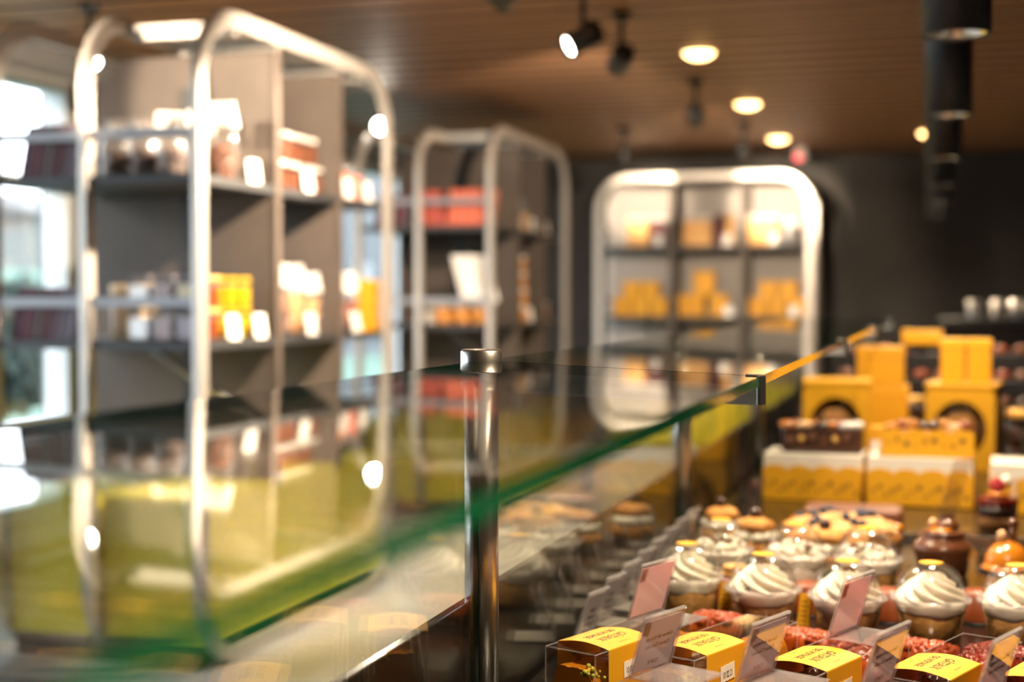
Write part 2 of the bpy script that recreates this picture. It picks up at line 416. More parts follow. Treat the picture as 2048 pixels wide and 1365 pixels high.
for i in range(6):
    y = 2.62 + 1.15 * i; x = .018 - .01 * i
    pk((x, y, 0), 0, pl[i], 'black cylinder pendants over the counter')
    spot_light('pendant_beam', None, (x, y, 1.715), (0, 0, -1), 36, 125, (1, .78, .52), .038, .6)
for y in (1.47, .32):
    pk((.02, y, 0), 0, 'black cylinder pendant lamp above %s, out of the picture' % ('the boxed loaf cakes' if y > 1 else 'the near end of the counter'), 'black cylinder pendants over the counter')
    spot_light('pendant_beam', None, (.02, y, 1.715), (0, 0, -1), 36, 125, (1, .78, .52), .038, .6)
def downlight():
    t = empty('recessed_downlight', (0, 0, 0), 0, None, 'ceiling light')
    obj('ring', MB().lathe([(.078, -.004), (.092, -.004), (.096, 0), (.096, .02), (.078, .02)], 28).mesh('downlight_ring', 'reflector'), t)
    obj('diffuser', MB().lathe([(.001, -.034), (.035, -.030), (.062, -.017), (.077, 0)], 24).mesh('downlight_diffuser', 'down'), t)
    return t
dk = Kind(downlight)
for i, (x, y, lb) in enumerate(((-1.12, 6.77, 'glowing warm downlight, largest on the slatted ceiling'), (-1.13, 8.62, 'glowing warm downlight in the middle of its row'), (-1.16, 10.55, 'glowing warm downlight close to the far dark wall'), (-.1, 10.5, 'small glowing downlight beside the black pendant lamps'))):
    dk((x, y, CEIL), 0, lb, 'glowing downlights in the ceiling')
    spot_light('downlight_beam', None, (x, y, CEIL - .04), (0, 0, -1), 32, 120, WARM, .03)
for y, lb in ((4.85, 'added unseen downlight over the aisle beside the first shelf unit'), (2.9, 'added unseen downlight over the aisle nearest the window')):  # row extended out of view, added to brighten floor, bases and loops
    dk((-1.12, y, CEIL), 0, lb, 'glowing downlights in the ceiling')
    spot_light('downlight_beam', None, (-1.12, y, CEIL - .04), (0, 0, -1), 32, 120, WARM, .03)
t = empty('ceiling_alarm_light', (-1.06, 11.2, CEIL), 0, 'small white ceiling unit with a red indicator at the far wall', 'alarm unit')
obj('housing', MB().lathe([(.001, -.11), (.04, -.1), (.055, -.06), (.055, 0)], 24).mesh('alarm_housing', 'lid'), t)
obj('indicator', MB().ball((-.015, -.045, -.085), .03, 0, 10).mesh('alarm_indicator', 'redled'), t)
# window portals and sky
for a, b, z0, z1 in WIN:
    ld = bpy.data.lights.new('portal', 'AREA'); ld.shape = 'RECTANGLE'; ld.size = z1 - z0; ld.size_y = b - a; ld.cycles.is_portal = True
    lo = bpy.data.objects.new('portal', ld); COL.objects.link(lo); lo.location = (-4.16, (a + b) / 2, (z0 + z1) / 2); lo.rotation_euler = (0, R(-90), 0)
W = bpy.data.worlds.new('overcast'); SC.world = W; W.use_nodes = True
W.node_tree.nodes['Background'].inputs['Color'].default_value = (.86, .93, 1, 1)
W.node_tree.nodes['Background'].inputs['Strength'].default_value = 4.4

# ------------------------------------------------------------------ counter
DZ = .766
ct = empty('display_counter', (0, 0, 0), 0, 'long dark bakery counter with a clear glass canopy on steel posts', 'display counter')
obj('body', MB().box(-.50, .62, -.5, 6.3, 0, DZ - .03).mesh('counter_body', 'panel'), ct)
obj('deck', MB().rbox(-.488, .62, -.5, 6.3, DZ - .03, DZ, .003).mesh('counter_deck', 'deck'), ct)
obj('front_panel', MB().rbox(-.515, -.502, -.5, 6.3, .05, .902, .002).mesh('counter_front', 'panel'), ct)
PY = [.25, 1.517, 2.8, 4.0, 5.25]
FX, NX, FZ, NZ, TK = -.495, -.172, 1.165, 1.158, .010
def pane(y0, y1, skew0, skew1, name='top_glass'):
    mb = MB()
    pts = [(FX, y0, FZ), (NX, y0 + skew0, NZ), (NX, y1 + skew1, NZ), (FX, y1, FZ)]
    vs = [(a, b, c - TK / 2) for a, b, c in pts] + [(a, b, c + TK / 2) for a, b, c in pts]
    mb.add(vs, [(0, 3, 2, 1), (4, 5, 6, 7)], 0); mb.add(vs, [(1, 2, 6, 5)], 1); mb.add(vs, [(3, 0, 4, 7), (0, 1, 5, 4), (2, 3, 7, 6)], 2)
    return obj(name, mb.mesh(name, 'glass', 'green', 'farglass'), ct)
tops = []
for i in range(4):
    tops.append(pane(PY[i] + .003, PY[i + 1] - .003, -.1 if i else 0, -.1))
for i in range(4):
    mb = MB(); a, b = PY[i] + .021, PY[i + 1] - .021
    mb.box(FX - .003, FX + .003, a, b, DZ, FZ - .006, 0, skip=('n', 'f', 't', 'b'))
    vs = [(FX - .003, a, DZ), (FX + .003, a, DZ), (FX + .003, b, DZ), (FX - .003, b, DZ)]; vs += [(p[0], p[1], FZ - .006) for p in vs]
    mb.add(vs, [(0, 1, 5, 4), (2, 3, 7, 6), (4, 5, 6, 7)], 1)
    obj('front_glass', mb.mesh('front_glass', 'glass', 'farglass'), ct)
for i, y in enumerate(PY):
    p = obj('post', MB().cyl((FX, y, DZ), (FX, y, FZ - (.0175 if i == 1 else .006)), .0192, 0, 40).mesh('counter_post', 'steel'), ct)
    if i == 1: obj('post_cap', MB().lathe([(.0215, -.0175), (.0235, -.0155), (.0235, .0155), (.0215, .0178), (.001, .018)], 48, 0, True, Matrix.Translation((FX, y, FZ))).mesh('post_cap', 'steel'), p)
    # cross bar carrying the joint between two panes, with a clamp at its end
    a = Vector((FX + .02, y, FZ - .006)); b = Vector((NX, y - .1, NZ - .006)); d = (b - a).normalized(); n = Vector((-d.y, d.x, 0)).normalized()
    br = MB()
    vs = [a - n * .004 - Vector((0, 0, .024)), b - n * .004 - Vector((0, 0, .018)), b - n * .004, a - n * .004]; vs += [q + n * .008 for q in vs]
    br.add(vs, [(0, 1, 2, 3), (7, 6, 5, 4), (0, 4, 5, 1), (1, 5, 6, 2), (2, 6, 7, 3), (3, 7, 4, 0)])
    bo = obj('cross_bar', br.mesh('cross_bar', 'steel2'), ct)
    q = frame_mt(n, d, (0, 0, 1), (b.x, b.y, NZ))
    obj('clamp', MB().rbox(-.007, .007, -.001, .003, -.024, .006, .001, 0, q).rbox(-.007, .007, -.014, .0, .0045, .0065, .0005, 0, q).mesh('clamp', 'steel'), bo)

# ------------------------------------------------------------------ shelf units
UL, UH = 1.70, 2.215
S1, S2, BZ = 1.648, 1.098, .575      # tops of the two shelves, top of the cabinet
def shelf_unit(kind=0):
    t = empty('display_shelf_unit', (0, 0, 0), 0, None, 'shelf unit')
    rr, w = .27, .029
    def loop(x):
        path = []
        y0, y1, z0, z1 = w, UL - w, w, UH - w; r = rr - w
        for cy, cz, a0 in ((y1 - r, z0 + r, -90), (y1 - r, z1 - r, 0), (y0 + r, z1 - r, 90), (y0 + r, z0 + r, 180)):
            for k in range(11):
                a = R(a0 + 9 * k); path.append((x, cy + r * math.cos(a), cz + r * math.sin(a)))
        o = .012
        pr = [(-o, -w), (-.015, -w + .004), (-.015, w - .004), (-o, w), (o, w), (.015, w - .004), (.015, -w + .004), (o, -w)]
        return MB().sweep(path, pr)
    obj('metal_loop', loop(-.015).mesh('metal_loop', 'loop'), t)
    obj('metal_loop', loop(-.435).mesh('metal_loop_rear', 'loop'), t)
    obj('metal_loop', loop(-.80).mesh('metal_loop_outer', 'loop'), t)
    cbm = MB()
    for y in (.30, .62, 1.18, 1.42): cbm.box(-.42, -.03, y, y + .03, UH - .07, UH - .03)
    cbm.box(-.42, -.03, .27, 1.42, UH - .042, UH - .03)
    obj('top_bridge', cbm.mesh('top_bridge', 'loop'), t)
    if kind: obj('back_panel', MB().box(-.418, -.408, .05, UL - .06, BZ, UH - .09).mesh('back_panel', 'backp'), t)
    for z in (S1, S2):
        s = obj('shelf', MB().box(-.785, -.452, .05, .595, z - .028, z).box(-.45, -.03, .03, UL - .075, z - .028, z).mesh('shelf_board', 'anth'), t)
        obj('edge_strip', MB().box(-.78, -.03, .022, .05, z - .03, z).box(-.03, -.024, .075, UL - .075, z - .028, z).mesh('edge_strip', 'anth'), s)
        h = .129 if z == S2 else .134
        obj('rail', MB().box(-.785, -.03, .02, .03, z + h - .016, z + h + .016).mesh('shelf_rail', 'rail'), t)
    for y in (.60, 1.16):
        p = obj('divider', (MB().box(-.42, -.03, y, y + .03, BZ, UH - .08) if y > 1 else MB().prism([(-.782, BZ), (-.03, BZ), (-.03, UH - .08)] + [(-.582 + .2 * math.cos(R(a)), UH - .28 + .2 * math.sin(R(a))) for a in range(90, 181, 9)], y, y + .03, 0, frame_mt((1, 0, 0), (0, 0, 1), (0, 1, 0)))).mesh('divider', 'taupe'), t)
        obj('divider_edge', MB().box(-.03, -.018, y - .004, y + .034, BZ, UH - .08).mesh('divider_edge', 'taupe'), p)
        u = MB().box(-.40, -.37, y - .008, y, BZ + .1, UH - .2)
        obj('slotted_upright', u.mesh('slotted_upright', 'black'), p)
    obj('base_cabinet', MB().rbox(-.782, -.455, .08, 1.62, .09, BZ, .004).rbox(-.415, -.035, .08, 1.62, .09, BZ, .004).mesh('base_cabinet', 'lemon'), t)
    gp = MB()
    for y in (.59, 1.1): gp.box(-.0355, -.034, y, y + .006, .1, BZ - .01)
    obj('plinth', MB().box(-.78, -.07, .1, 1.6, 0, .09).mesh('plinth', 'black'), t)
    b = obj('bracket', MB().cyl((-.36, .3, S2 - .03), (-.1, .56, S2 - .3), .014, 0, 8).mesh('bracket', 'rail'), t)
    obj('bracket_foot', MB().cyl((-.1, .56, S2 - .3), (-.1, .56, BZ), .014, 0, 8).mesh('bracket_foot', 'rail'), b)
    return t
uk = Kind(shelf_unit)
UA, UB, UC = (-2.3, 4.11), (-2.38, 7.47), (-2.64, 10.98)
ua = uk((*UA, 0), 0, 'large near shelf unit with rounded metal loops and yellow base, by the window', 'looped shelf units')
ub = uk((*UB, 0), 0, 'middle shelf unit with rounded metal loops, behind the steel post of the counter', 'looped shelf units')
uc = uk((*UC, 0), R(-90), 'shelf unit framed by a wide rounded loop against the far dark wall', 'looped shelf units', kind=1)
DZ = .7666
# ------------------------------------------------------------------ boxed loaf cakes
BL, BW, BH = .235, .068, .084
def vecs(vs, m): return [m @ Vector(v) for v in vs]
def loaf_box(top='crumb'):
    """x -BW..0, y 0..BL, z 0..BH; the near right bottom corner is the origin"""
    t = empty('loaf_cake_box', (0, 0, 0), 0, None, 'cake box')
    e = .0006
    obj('clear_box', MB().rbox(-BW, 0, 0, BL, .0005, BH, .0012, seg=1).mesh('clear_box', 'plastic'), t)
    ed = MB(); k = .0005
    for x in (-BW, 0):
        for z in (.001, BH): ed.box(x - k, x + k, 0, BL, z - k, z + k)
        for y in (0, BL): ed.box(x - k, x + k, y - k, y + k, .001, BH)
    for y in (0, BL):
        for z in (.001, BH): ed.box(-BW, 0, y - k, y + k, z - k, z + k)
    obj('folded_edges', ed.mesh('folded_edges', 'edge'), t)
    lm = MB(); n = 14; rnd = random.Random(len(top))
    prof = [(-BW + .006, .002), (-.006, .002), (-.005, .04), (-.012, .052), (-.022, .058), (-BW / 2, .061), (-BW + .022, .058), (-BW + .012, .052), (-BW + .005, .04)]
    obj('cake', lm.prism(prof, .006, BL - .008, 0, frame_mt((1, 0, 0), (0, 0, 1), (0, 1, 0))).mesh('loaf_cake', {'crumb': 'cakegrey', 'redglaze': 'dchoc', 'deepred': 'dchoc'}[top]), t)
    # glaze layer on top
    g = MB(); nx, ny = 16, 48; vs = []; fs = []
    for j in range(ny + 1):
        for i in range(nx + 1):
            u = i / nx; v = j / ny; x = -BW + .006 + u * (BW - .012)
            edge = min(1, 6 * min(u, 1 - u)) ** .5
            z = .0395 + .024 * edge + (rnd.uniform(0, .006) if top != 'crumb' else rnd.uniform(0, .0015)) * edge
            vs.append((x, .005 + v * (BL - .012), z))
    for j in range(ny):
        for i in range(nx):
            a = j * (nx + 1) + i; fs.append((a, a + 1, a + nx + 2, a + nx + 1))
    g.add(vs, fs, 0, True)
    for j in range(ny):   # skirt
        for i in (0, nx):
            a = j * (nx + 1) + i; x, y0, z = vs[a]; y1 = vs[a + nx + 1][1]
            g.add([(x, y0, .028 + .004 * (j % 3)), (x, y1, .028 + .004 * ((j + 1) % 3)), vs[a + nx + 1], vs[a]], [(0, 1, 2, 3)])
    for j in (0, ny):
        for i in range(nx):
            a = j * (nx + 1) + i
            g.add([(vs[a][0], vs[a][1], .026), (vs[a + 1][0], vs[a + 1][1], .026), vs[a + 1], vs[a]], [(0, 1, 2, 3)])
    if top != 'crumb':
        for k in range(60):
            g.ball((rnd.uniform(-BW + .01, -.01), rnd.uniform(.01, BL - .015), .062 + rnd.uniform(-.004, .004)), rnd.uniform(.003, .007), 0, 7)
    obj('glaze', g.mesh('cake_glaze', 'orange' if top == 'crumb' else top), t)
    if top == 'crumb':
        for yy in (.012, .19):
            pm = MB()
            for k in range(26):
                pm.ball((rnd.gauss(-.016, .007), yy + rnd.gauss(0, .005), .058 + rnd.gauss(0, .004)), rnd.uniform(.0015, .0032), 0, 6)
            obj('pistachio_topping', pm.mesh('pistachio_topping', 'pist'), t)
    # yellow sleeve: bowed top and two sides
    y0, y1 = .024, .108
    sl = MB(); n = 12; vs = []; fs = []
    def top_z(u): return BH + .0012 + .0045 * math.sin(PI * u)
    for j, y in enumerate((y0, y1)):
        vs.append((-BW - .0012, y, .001)); vs.append((-BW - .0012, y, BH))
        for i in range(n + 1): vs.append((-BW - .0008 + (BW + .0016) * i / n, y, top_z(i / n)))
        vs.append((.0012, y, BH)); vs.append((.0012, y, .001))
    k = len(vs) // 2
    for i in range(k - 1): fs.append((i, i + 1, k + i + 1, k + i))
    sl.add(vs, fs, 0)
    so = obj('sleeve', sl.mesh('sleeve', 'card'), t)
    # printing, read from the side
    lt = MB(); cx, cyy = -BW / 2, (y0 + y1) / 2
    for body, size, off in (('GÂTEAUX', .0135, .0095), ('DE VOYAGE', .0125, -.0075)):
        vs, f = text_mb(body, size, .0001, 1.0)
        out = []
        for v in vs:
            x = cx + off + v.y * 1.05; y = cyy - v.x * .78
            out.append((x, y, top_z((x + BW) / BW) + .00015 + v.z))
        lt.add(out, f)
    for off, w in ((.026, .008), (-.024, .006)):
        x = cx + off; z = top_z((x + BW) / BW) + .0002
        lt.box(x - .0003, x + .0003, cyy - w, cyy + w, z - .0002, z)
    obj('lettering', lt.mesh('sleeve_lettering', 'ink'), so)
    # date sticker on the side
    st = MB(); w, h = .030, .019; yc, zc = (y0 + y1) / 2 + .002, .058
    poly = []
    for i in range(9): poly.append((-w / 2 + w * i / 8, -h / 2 + (.001 if i % 2 else 0)))
    for i in range(9): poly.append((w / 2 - w * i / 8, h / 2 - (.001 if i % 2 else 0)))
    q = frame_mt((0, 1, 0), (0, 0, 1), (1, 0, 0), (.0016, yc, zc)) @ Matrix.Rotation(R(3), 4, 'Z')
    sk = obj('date_sticker', st.prism(poly, 0, .0003, 0, q).mesh('date_sticker', 'white'), so)
    vs, f = text_mb('10 02 21', .0085, .0001)
    dt = MB(); dt.add([q @ Vector((v.x * .72, v.y * 1.25 - .002, v.z + .0004)) for v in vs], f)
    obj('sticker_date', dt.mesh('sticker_date', 'ink'), sk)
    return t
lbk = Kind(loaf_box)
BR = R(-22)
def behind(p, d, s=0):    # a point d metres along the boxes' long direction, s to the side
    return (p[0] + d * math.sin(-BR) + s * math.cos(BR), p[1] + d * math.cos(BR) + s * math.sin(BR))
BOX = [(-.359, 1.499), (-.252, 1.507), (-.122, 1.477), (.001, 1.48), (.113, 1.485)]
tops_ = ['crumb', 'crumb', 'redglaze', 'deepred', 'deepred']
bl = ['clear yellow-sleeved cake box nearest the steel post, pistachio crumbs on its cake', 'clear yellow-sleeved cake box second from the steel post',
      'clear yellow-sleeved cake box third from the steel post, rosy tag on it', 'clear yellow-sleeved cake box fourth from the steel post, dark red cake inside', 'clear yellow-sleeved cake box cut off by the right edge of the photo']
for p, tp, l in zip(BOX, tops_, bl): lbk((*p, DZ), BR, l, 'boxed loaf cakes in yellow sleeves', top=tp)
FRONT = []
for i, (x, y) in enumerate([(-.216, 1.455), (-.108, 1.462), (.012, 1.452), (.118, 1.455)]):
    q = behind((x, y), -BL); FRONT.append((x, y))
    lbk((*q, DZ), BR, 'nearest-row clear cake box, only its tagged far end showing, %s from the post' % ORD[i], 'nearest row of boxed loaf cakes', top='crumb')

# ------------------------------------------------------------------ acrylic price tags
def price_tag(look='plain', lines=('Gâteau de Voyage', 'Citron Chocolat', '', '12,00 €'), w=.076, h=.066, foot=.066, lean=17, name='price_tag', dark=False):
    """width along y, print faces -x, foot runs to +x"""
    t = empty(name, (0, 0, 0), 0, None, 'price tag')
    e = .0013; mt_ = 'taggrey' if dark else 'acryl'
    L = Matrix.Rotation(R(lean), 4, 'Y')
    obj('foot', MB().rbox(0, foot, -w / 2, w / 2, 0, e * 1.4, .0005, seg=1).mesh('tag_foot', mt_ if dark else 'foot'), t)
    hd = MB()
    hd.rbox(-e * 1.6, -e * .6, -w / 2, w / 2, 0, h, .0004, 0, L, 1).rbox(e * .6, e * 1.6, -w / 2, w / 2, 0, h, .0004, 0, L, 1)
    bd = MB().rbox(-e * 1.7, e * 1.7, -w / 2 - .0006, w / 2 + .0006, h, h + .0026, .001, 0, L, 2)
    for q in (-1, 1): bd.rbox(-e * 1.6, e * 1.6, q * w / 2 - .0006, q * w / 2 + .0006, 0, h, .0004, 0, L, 1)
    obj('edge_bead', bd.mesh('tag_edge_bead', 'edge'), t)
    obj('holder', hd.mesh('tag_holder', mt_ if not dark else 'acryl'), t)
    cd = MB(); c = .0004
    if look in ('plain', 'pink', 'dark'):
        cd.box(-c, c, -w / 2 + .003, w / 2 - .003, .004, h - .004, 0, L)
    else:
        cd.box(-c, c, -w / 2 + .003, w / 2 - .003, .004, h - .004, 0, L)
        poly = [(w / 2 - .003, h - .004), (-w / 2 + .003, h - .004), (-w / 2 + .003, .006), (-w * .1, h * .42), (w / 2 - .003, h * .72)]
        cd.prism(poly, -c * 2.2, c * 2.2, 1, L @ frame_mt((0, 1, 0), (0, 0, 1), (1, 0, 0)))
    co = obj('card', cd.mesh('tag_card', {'pink': paper('tag_paper_pink', (.95, .74, .69), .6)}.get(look, 'tagpaper') if not dark else 'tagwhite', 'card'), t)
    lt = MB(); z = h * .62
    for s in lines:
        if s:
            vs, f = text_mb(s, .0068 if not dark else .0075, .0007)
            wd = max(v.x for v in vs) * 2; k = min(1, (w - .012) / wd)
            lt.add([L @ Vector((v.z, -v.x * k, z + v.y * 1.0)) for v in vs], f)
        z -= h * .145
    if lt.v: obj('print', lt.mesh('tag_print', 'tagtext' if not dark else 'ink'), co)
    if look != 'dark':
        obj('folded_corner', MB().box(-c * 3, -c * 1.2, -w / 2 + .004, -w / 2 + .015, h * .7, h - .005, 0, L).mesh('tag_corner', 'tan'), co)
    return t
ptk = Kind(price_tag)
TG = 'acrylic price tags on the cake boxes'
for i, (look, l) in enumerate((('plain', 'clear price tag before the first two yellow sleeves, mirrored price showing through'), ('plain', 'clear price tag between the second and third yellow sleeves'),
                               ('plain', 'clear price tag between the third and fourth sleeves, mirroring yellow card'), ('plain', 'clear price tag beyond the fourth yellow sleeve, near the right edge'))):
    x, y = behind(FRONT[i], -.032, -BW + .002)
    ln = ('Gâteau de Voyage', 'Citron Chocolat', '', '12,00 €')
    ptk((x, y, DZ + BH + .0005), BR, l, TG, look=look, lines=ln)
for i, (px, l) in enumerate(((0, 'taller price tag with pinkish card, on the far end of the first cake box'), (2, 'taller price tag with rosy card, on the far end of the third cake box'))):
    x, y = behind(BOX[px], BL - .040, -BW + .004)
    ptk((x, y, DZ + BH + .0005), BR, l, TG, look='pink', lines=(), h=.072)
fl = ['nearest', 'second nearest', 'third nearest', 'fourth nearest', 'fifth nearest', 'sixth nearest', 'seventh nearest', 'farthest visible']
for i in range(8):
    y = 1.905 + .112 * i
    ptk((-.474, y, DZ), R(-14), 'grey price tag standing inside the front glass, %s of that row' % fl[i], 'price tags along the front glass', look='dark', dark=True,
        lines=('Éclair', 'Vanille', 'Chocolat', 'Caramel', '2,80 €'), w=.060, h=.074, foot=.06, lean=20)

# ------------------------------------------------------------------ dome cups
def dome_cup(fill='sponge', top='plain', seed=1):
    t = empty('dessert_cup', (0, 0, 0), 0, None, 'dessert cup')
    rnd = random.Random(seed)
    prof = [(.038, .0), (.0405, .002), (.0482, .053), (.049, .055)]
    obj('cup', MB().open_lathe(prof, 48).lathe([(.001, .0012), (.0385, .0012)], 48).mesh('cup_wall', 'plastic'), t)
    obj('cup_rim', MB().lathe([(.0485, .0545), (.054, .055), (.0555, .057), (.0552, .0595), (.053, .0605), (.0480, .0605)], 48).mesh('cup_rim', 'edge'), t)
    ph = rnd.random() * 6
    wav = lambda a: .0035 * math.sin(3 * a + ph) + .002 * math.sin(7 * a + 2 * ph)
    obj('cake', MB().lathe([(.001, .002), (.0385, .002), (.0405, .008), (.0452, .042), (.03, .044), (.001, .044)], 48, fn=lambda r, z, a, i: (r, z)).mesh('cup_cake', fill), t)
    obj('mousse', MB().lathe([(.036, .039), (.0452, .039), (.0460, .043), (.0474, .054), (.045, .058), (.02, .062), (.001, .063)], 64, fn=lambda r, z, a, i: (r + (wav(a) * .24 if i < 2 else 0), z + (wav(a) if i < 2 else (wav(a * 2) * .5 if i > 3 else 0)))).mesh('cup_mousse', 'mousse' if fill == 'sponge' else 'cream'), t)
    # piped swirl
    sw = MB(); ns, nu = 84, 30; vs = []; fs = []
    def ring(u):
        r = .0415 * max(0, 1 - u ** 1.35) ** .85 + .0025 * u; return r, .056 + .043 * u
    if top == 'plain':
        for j in range(nu + 1):
            u = j / nu; r, z = ring(u)
            for k in range(ns):
                a = 2 * PI * k / ns; lobe = 1.7 * abs(math.cos(3.5 * (a + 2.3 * u + .5 * u * u + ph))) ** .9 - 1
                rr = max(r * (1 + .25 * lobe * (1 - .3 * u)), .0004) * (1 if j < nu else .15)
                vs.append((rr * math.cos(a) + .003 * u * math.cos(ph), rr * math.sin(a) + .003 * u * math.sin(ph), z + .0045 * lobe * (1 - u)))
        for j in range(nu):
            for k in range(ns): fs.append((j * ns + k, j * ns + (k + 1) % ns, (j + 1) * ns + (k + 1) % ns, (j + 1) * ns + k))
        sw.add(vs, fs, 0, True)
        obj('cream', sw.mesh('cream_swirl', 'cream'), t)
    else:
        for k in range(46):
            a = rnd.random() * 2 * PI; r = .036 * rnd.random() ** .5; sw.ball((r * math.cos(a), r * math.sin(a), .060 + .018 * (1 - r / .04)), rnd.uniform(.006, .010), 0, 10)
        obj('cream', sw.mesh('cream_dollops', 'cream'), t)
        nb = MB()
        for k in range(22):
            a = rnd.random() * 2 * PI; r = .032 * rnd.random() ** .5; nb.ball((r * math.cos(a), r * math.sin(a), .068 + .018 * (1 - r / .04)), rnd.uniform(.0028, .005), 0, 7, (1, .8, .7))
        obj('nut_pieces', nb.mesh('nut_pieces', 'brown'), t)
    dm = [(.0485, .0600), (.0470, .0625)] + [(.0470 * math.cos(R(a)) ** .8, .0625 + .0455 * math.sin(R(a)) ** .92) for a in (8, 18, 30, 42, 54, 64, 73, 80)] + [(.0095, .1078), (.001, .1081)]
    lid = obj('dome_lid', MB().open_lathe(dm, 56).mesh('dome_lid', 'domep'), t)
    obj('round_sticker', MB().lathe([(.0165, .1068), (.0168, .1076), (.012, .1086), (.001, .1089)], 36).mesh('round_sticker', 'card' if 1 else 'lemon'), lid)
    return t
dck = Kind(dome_cup)
C1 = [(-.362, 2.10), (-.243, 2.045), (-.124, 2.026), (-.012, 2.045), (.103, 2.06)]
cl = ['domed swirled cream cup nearest the front glass, yellow strip beside it', 'domed swirled cream cup over dark sponge, second in the front row', 'domed swirled cream cup half behind the rosy tag, third in the front row',
      'domed swirled cream cup over golden sponge, fourth in the front row', 'domed swirled cream cup cut off by the right edge of the photo']
for i, p in enumerate(C1):
    dck((*p, DZ), i * 1.3, cl[i], 'domed cream dessert cups', fill=['honey', 'sponge', 'sponge', 'honey', 'honey'][i], seed=i)
C2 = [(-.348, 2.345), (-.226, 2.335), (-.111, 2.329)]
for i, p in enumerate(C2):
    dck((*p, DZ), i * 1.1, 'nut-sprinkled domed cup of the second row, %s' % ['nearest the front glass', 'in the middle, before the crumble tart', 'beside the glossy chocolate cake'][i], 'nut-topped domed dessert cups', fill='mousse' if i < 2 else 'honey', top='nuts', seed=i + 10)
for i, (x, y, rz, l) in enumerate(((-.305, 2.075, .35, 'small yellow label strip standing beside the cup nearest the front glass'), (-.186, 2.03, .25, 'small yellow label strip tucked against the second cup'))):
    t = empty('label_strip', (x, y, DZ), rz, l, 'label strip', 'yellow strips beside the cups')
    q = Matrix.Rotation(R(6), 4, 'Y')
    s = obj('strip', MB().rbox(-.009, .009, -.0006, .0006, 0, .056, .0004, 0, q, 1).mesh('label_strip', 'card'), t)
    lt = MB()
    for k in range(6): lt.box(-.006, .005 - .002 * (k % 2), -.0009, -.0006, .01 + .007 * k, .0115 + .007 * k, 0, q)
    obj('print', lt.mesh('strip_print', 'inkbrown'), s)

# ------------------------------------------------------------------ red glazed bars behind the boxes
def glazed_bar(col='redglaze', seed=1, L=.125):
    t = empty('glazed_cake_bar', (0, 0, 0), 0, None, 'glazed cake')
    rnd = random.Random(seed); w = .052
    obj('cake', MB().rbox(-L / 2 + .004, L / 2 - .004, -w / 2 + .003, w / 2 - .003, 0, .028, .006).mesh('bar_cake', 'dchoc'), t)
    g = MB(); nx, ny = 44, 20; vs = []; fs = []
    for j in range(ny + 1):
        for i in range(nx + 1):
            u = i / nx * 2 - 1; v = j / ny * 2 - 1; ed = (1 - abs(u) ** 6) * (1 - abs(v) ** 5)
            vs.append((u * L / 2, v * w / 2, (.016 + .005 * math.sin(i * 1.7) * (1 - ed)) + (.019 + rnd.uniform(-.003, .004)) * ed ** .5))
    for j in range(ny):
        for i in range(nx):
            a = j * (nx + 1) + i; fs.append((a, a + 1, a + nx + 2, a + nx + 1))
    g.add(vs, fs, 0, True)
    for k in range(75):
        u, v = rnd.uniform(-.94, .94), rnd.uniform(-.9, .9); ed = (1 - abs(u) ** 6) * (1 - abs(v) ** 5)
        g.ball((u * L / 2, v * w / 2, .016 + .018 * ed ** .5), rnd.uniform(.0035, .0075), 0, 8, (1.2, 1, .8))
    obj('glaze', g.mesh('bar_glaze', col), t)
    return t
gk = Kind(glazed_bar)
for i, (x, y, c, l) in enumerate(((-.295, 1.955, 'redglaze', 'short lumpy red glazed cake bar behind the first two cake boxes'), (-.165, 1.885, 'redglaze', 'lumpy orange-red glazed cake bar behind the third cake box'), (-.035, 1.875, 'redglaze', 'lumpy orange-red glazed cake bar behind the fourth cake box'), (.09, 1.865, 'deepred', 'lumpy dark red glazed cake bar at the right edge, behind the last box'))):
    gk((x, y, DZ), R(-22 if i else 0), l, 'red glazed cake bars', col=c, seed=i, L=.07 if i == 0 else .122)

# ------------------------------------------------------------------ small cakes
def mini_cake(top=1):
    t = empty('mini_cake', (0, 0, 0), 0, None, 'small cake')
    obj('board', MB().lathe([(.038, 0), (.039, .0012), (.001, .0014)], 28).mesh('cake_board', 'black'), t)
    obj('body', MB().lathe([(.034, .0014), (.035, .004), (.026, .040), (.022, .044), (.001, .045)], 28).mesh('mini_cake_body', 'terra'), t)
    for k in range(2 * top):
        obj('biscuit', MB().lathe([(.001, 0), (.017, .001), (.019, .004), (.017, .008), (.001, .0095)], 24, c=(.002 * k, 0, .045 + .0095 * k)).mesh('biscuit', 'nut' if 0 else 'tan'), t)
    return t
mk = Kind(mini_cake)
for i, (x, y, l) in enumerate(((-.305, 2.185, 'little terracotta cake with tan biscuits behind the first cream cup'), (-.186, 2.175, 'little terracotta cake half hidden between the second and third cream cups'), (-.07, 2.16, 'little terracotta cake half hidden between the third and fourth cream cups'), (.055, 2.19, 'little terracotta cake half hidden behind the last cream cup'))):
    mk((x, y, DZ), 0, l, 'small terracotta cakes', top=int(i == 0))
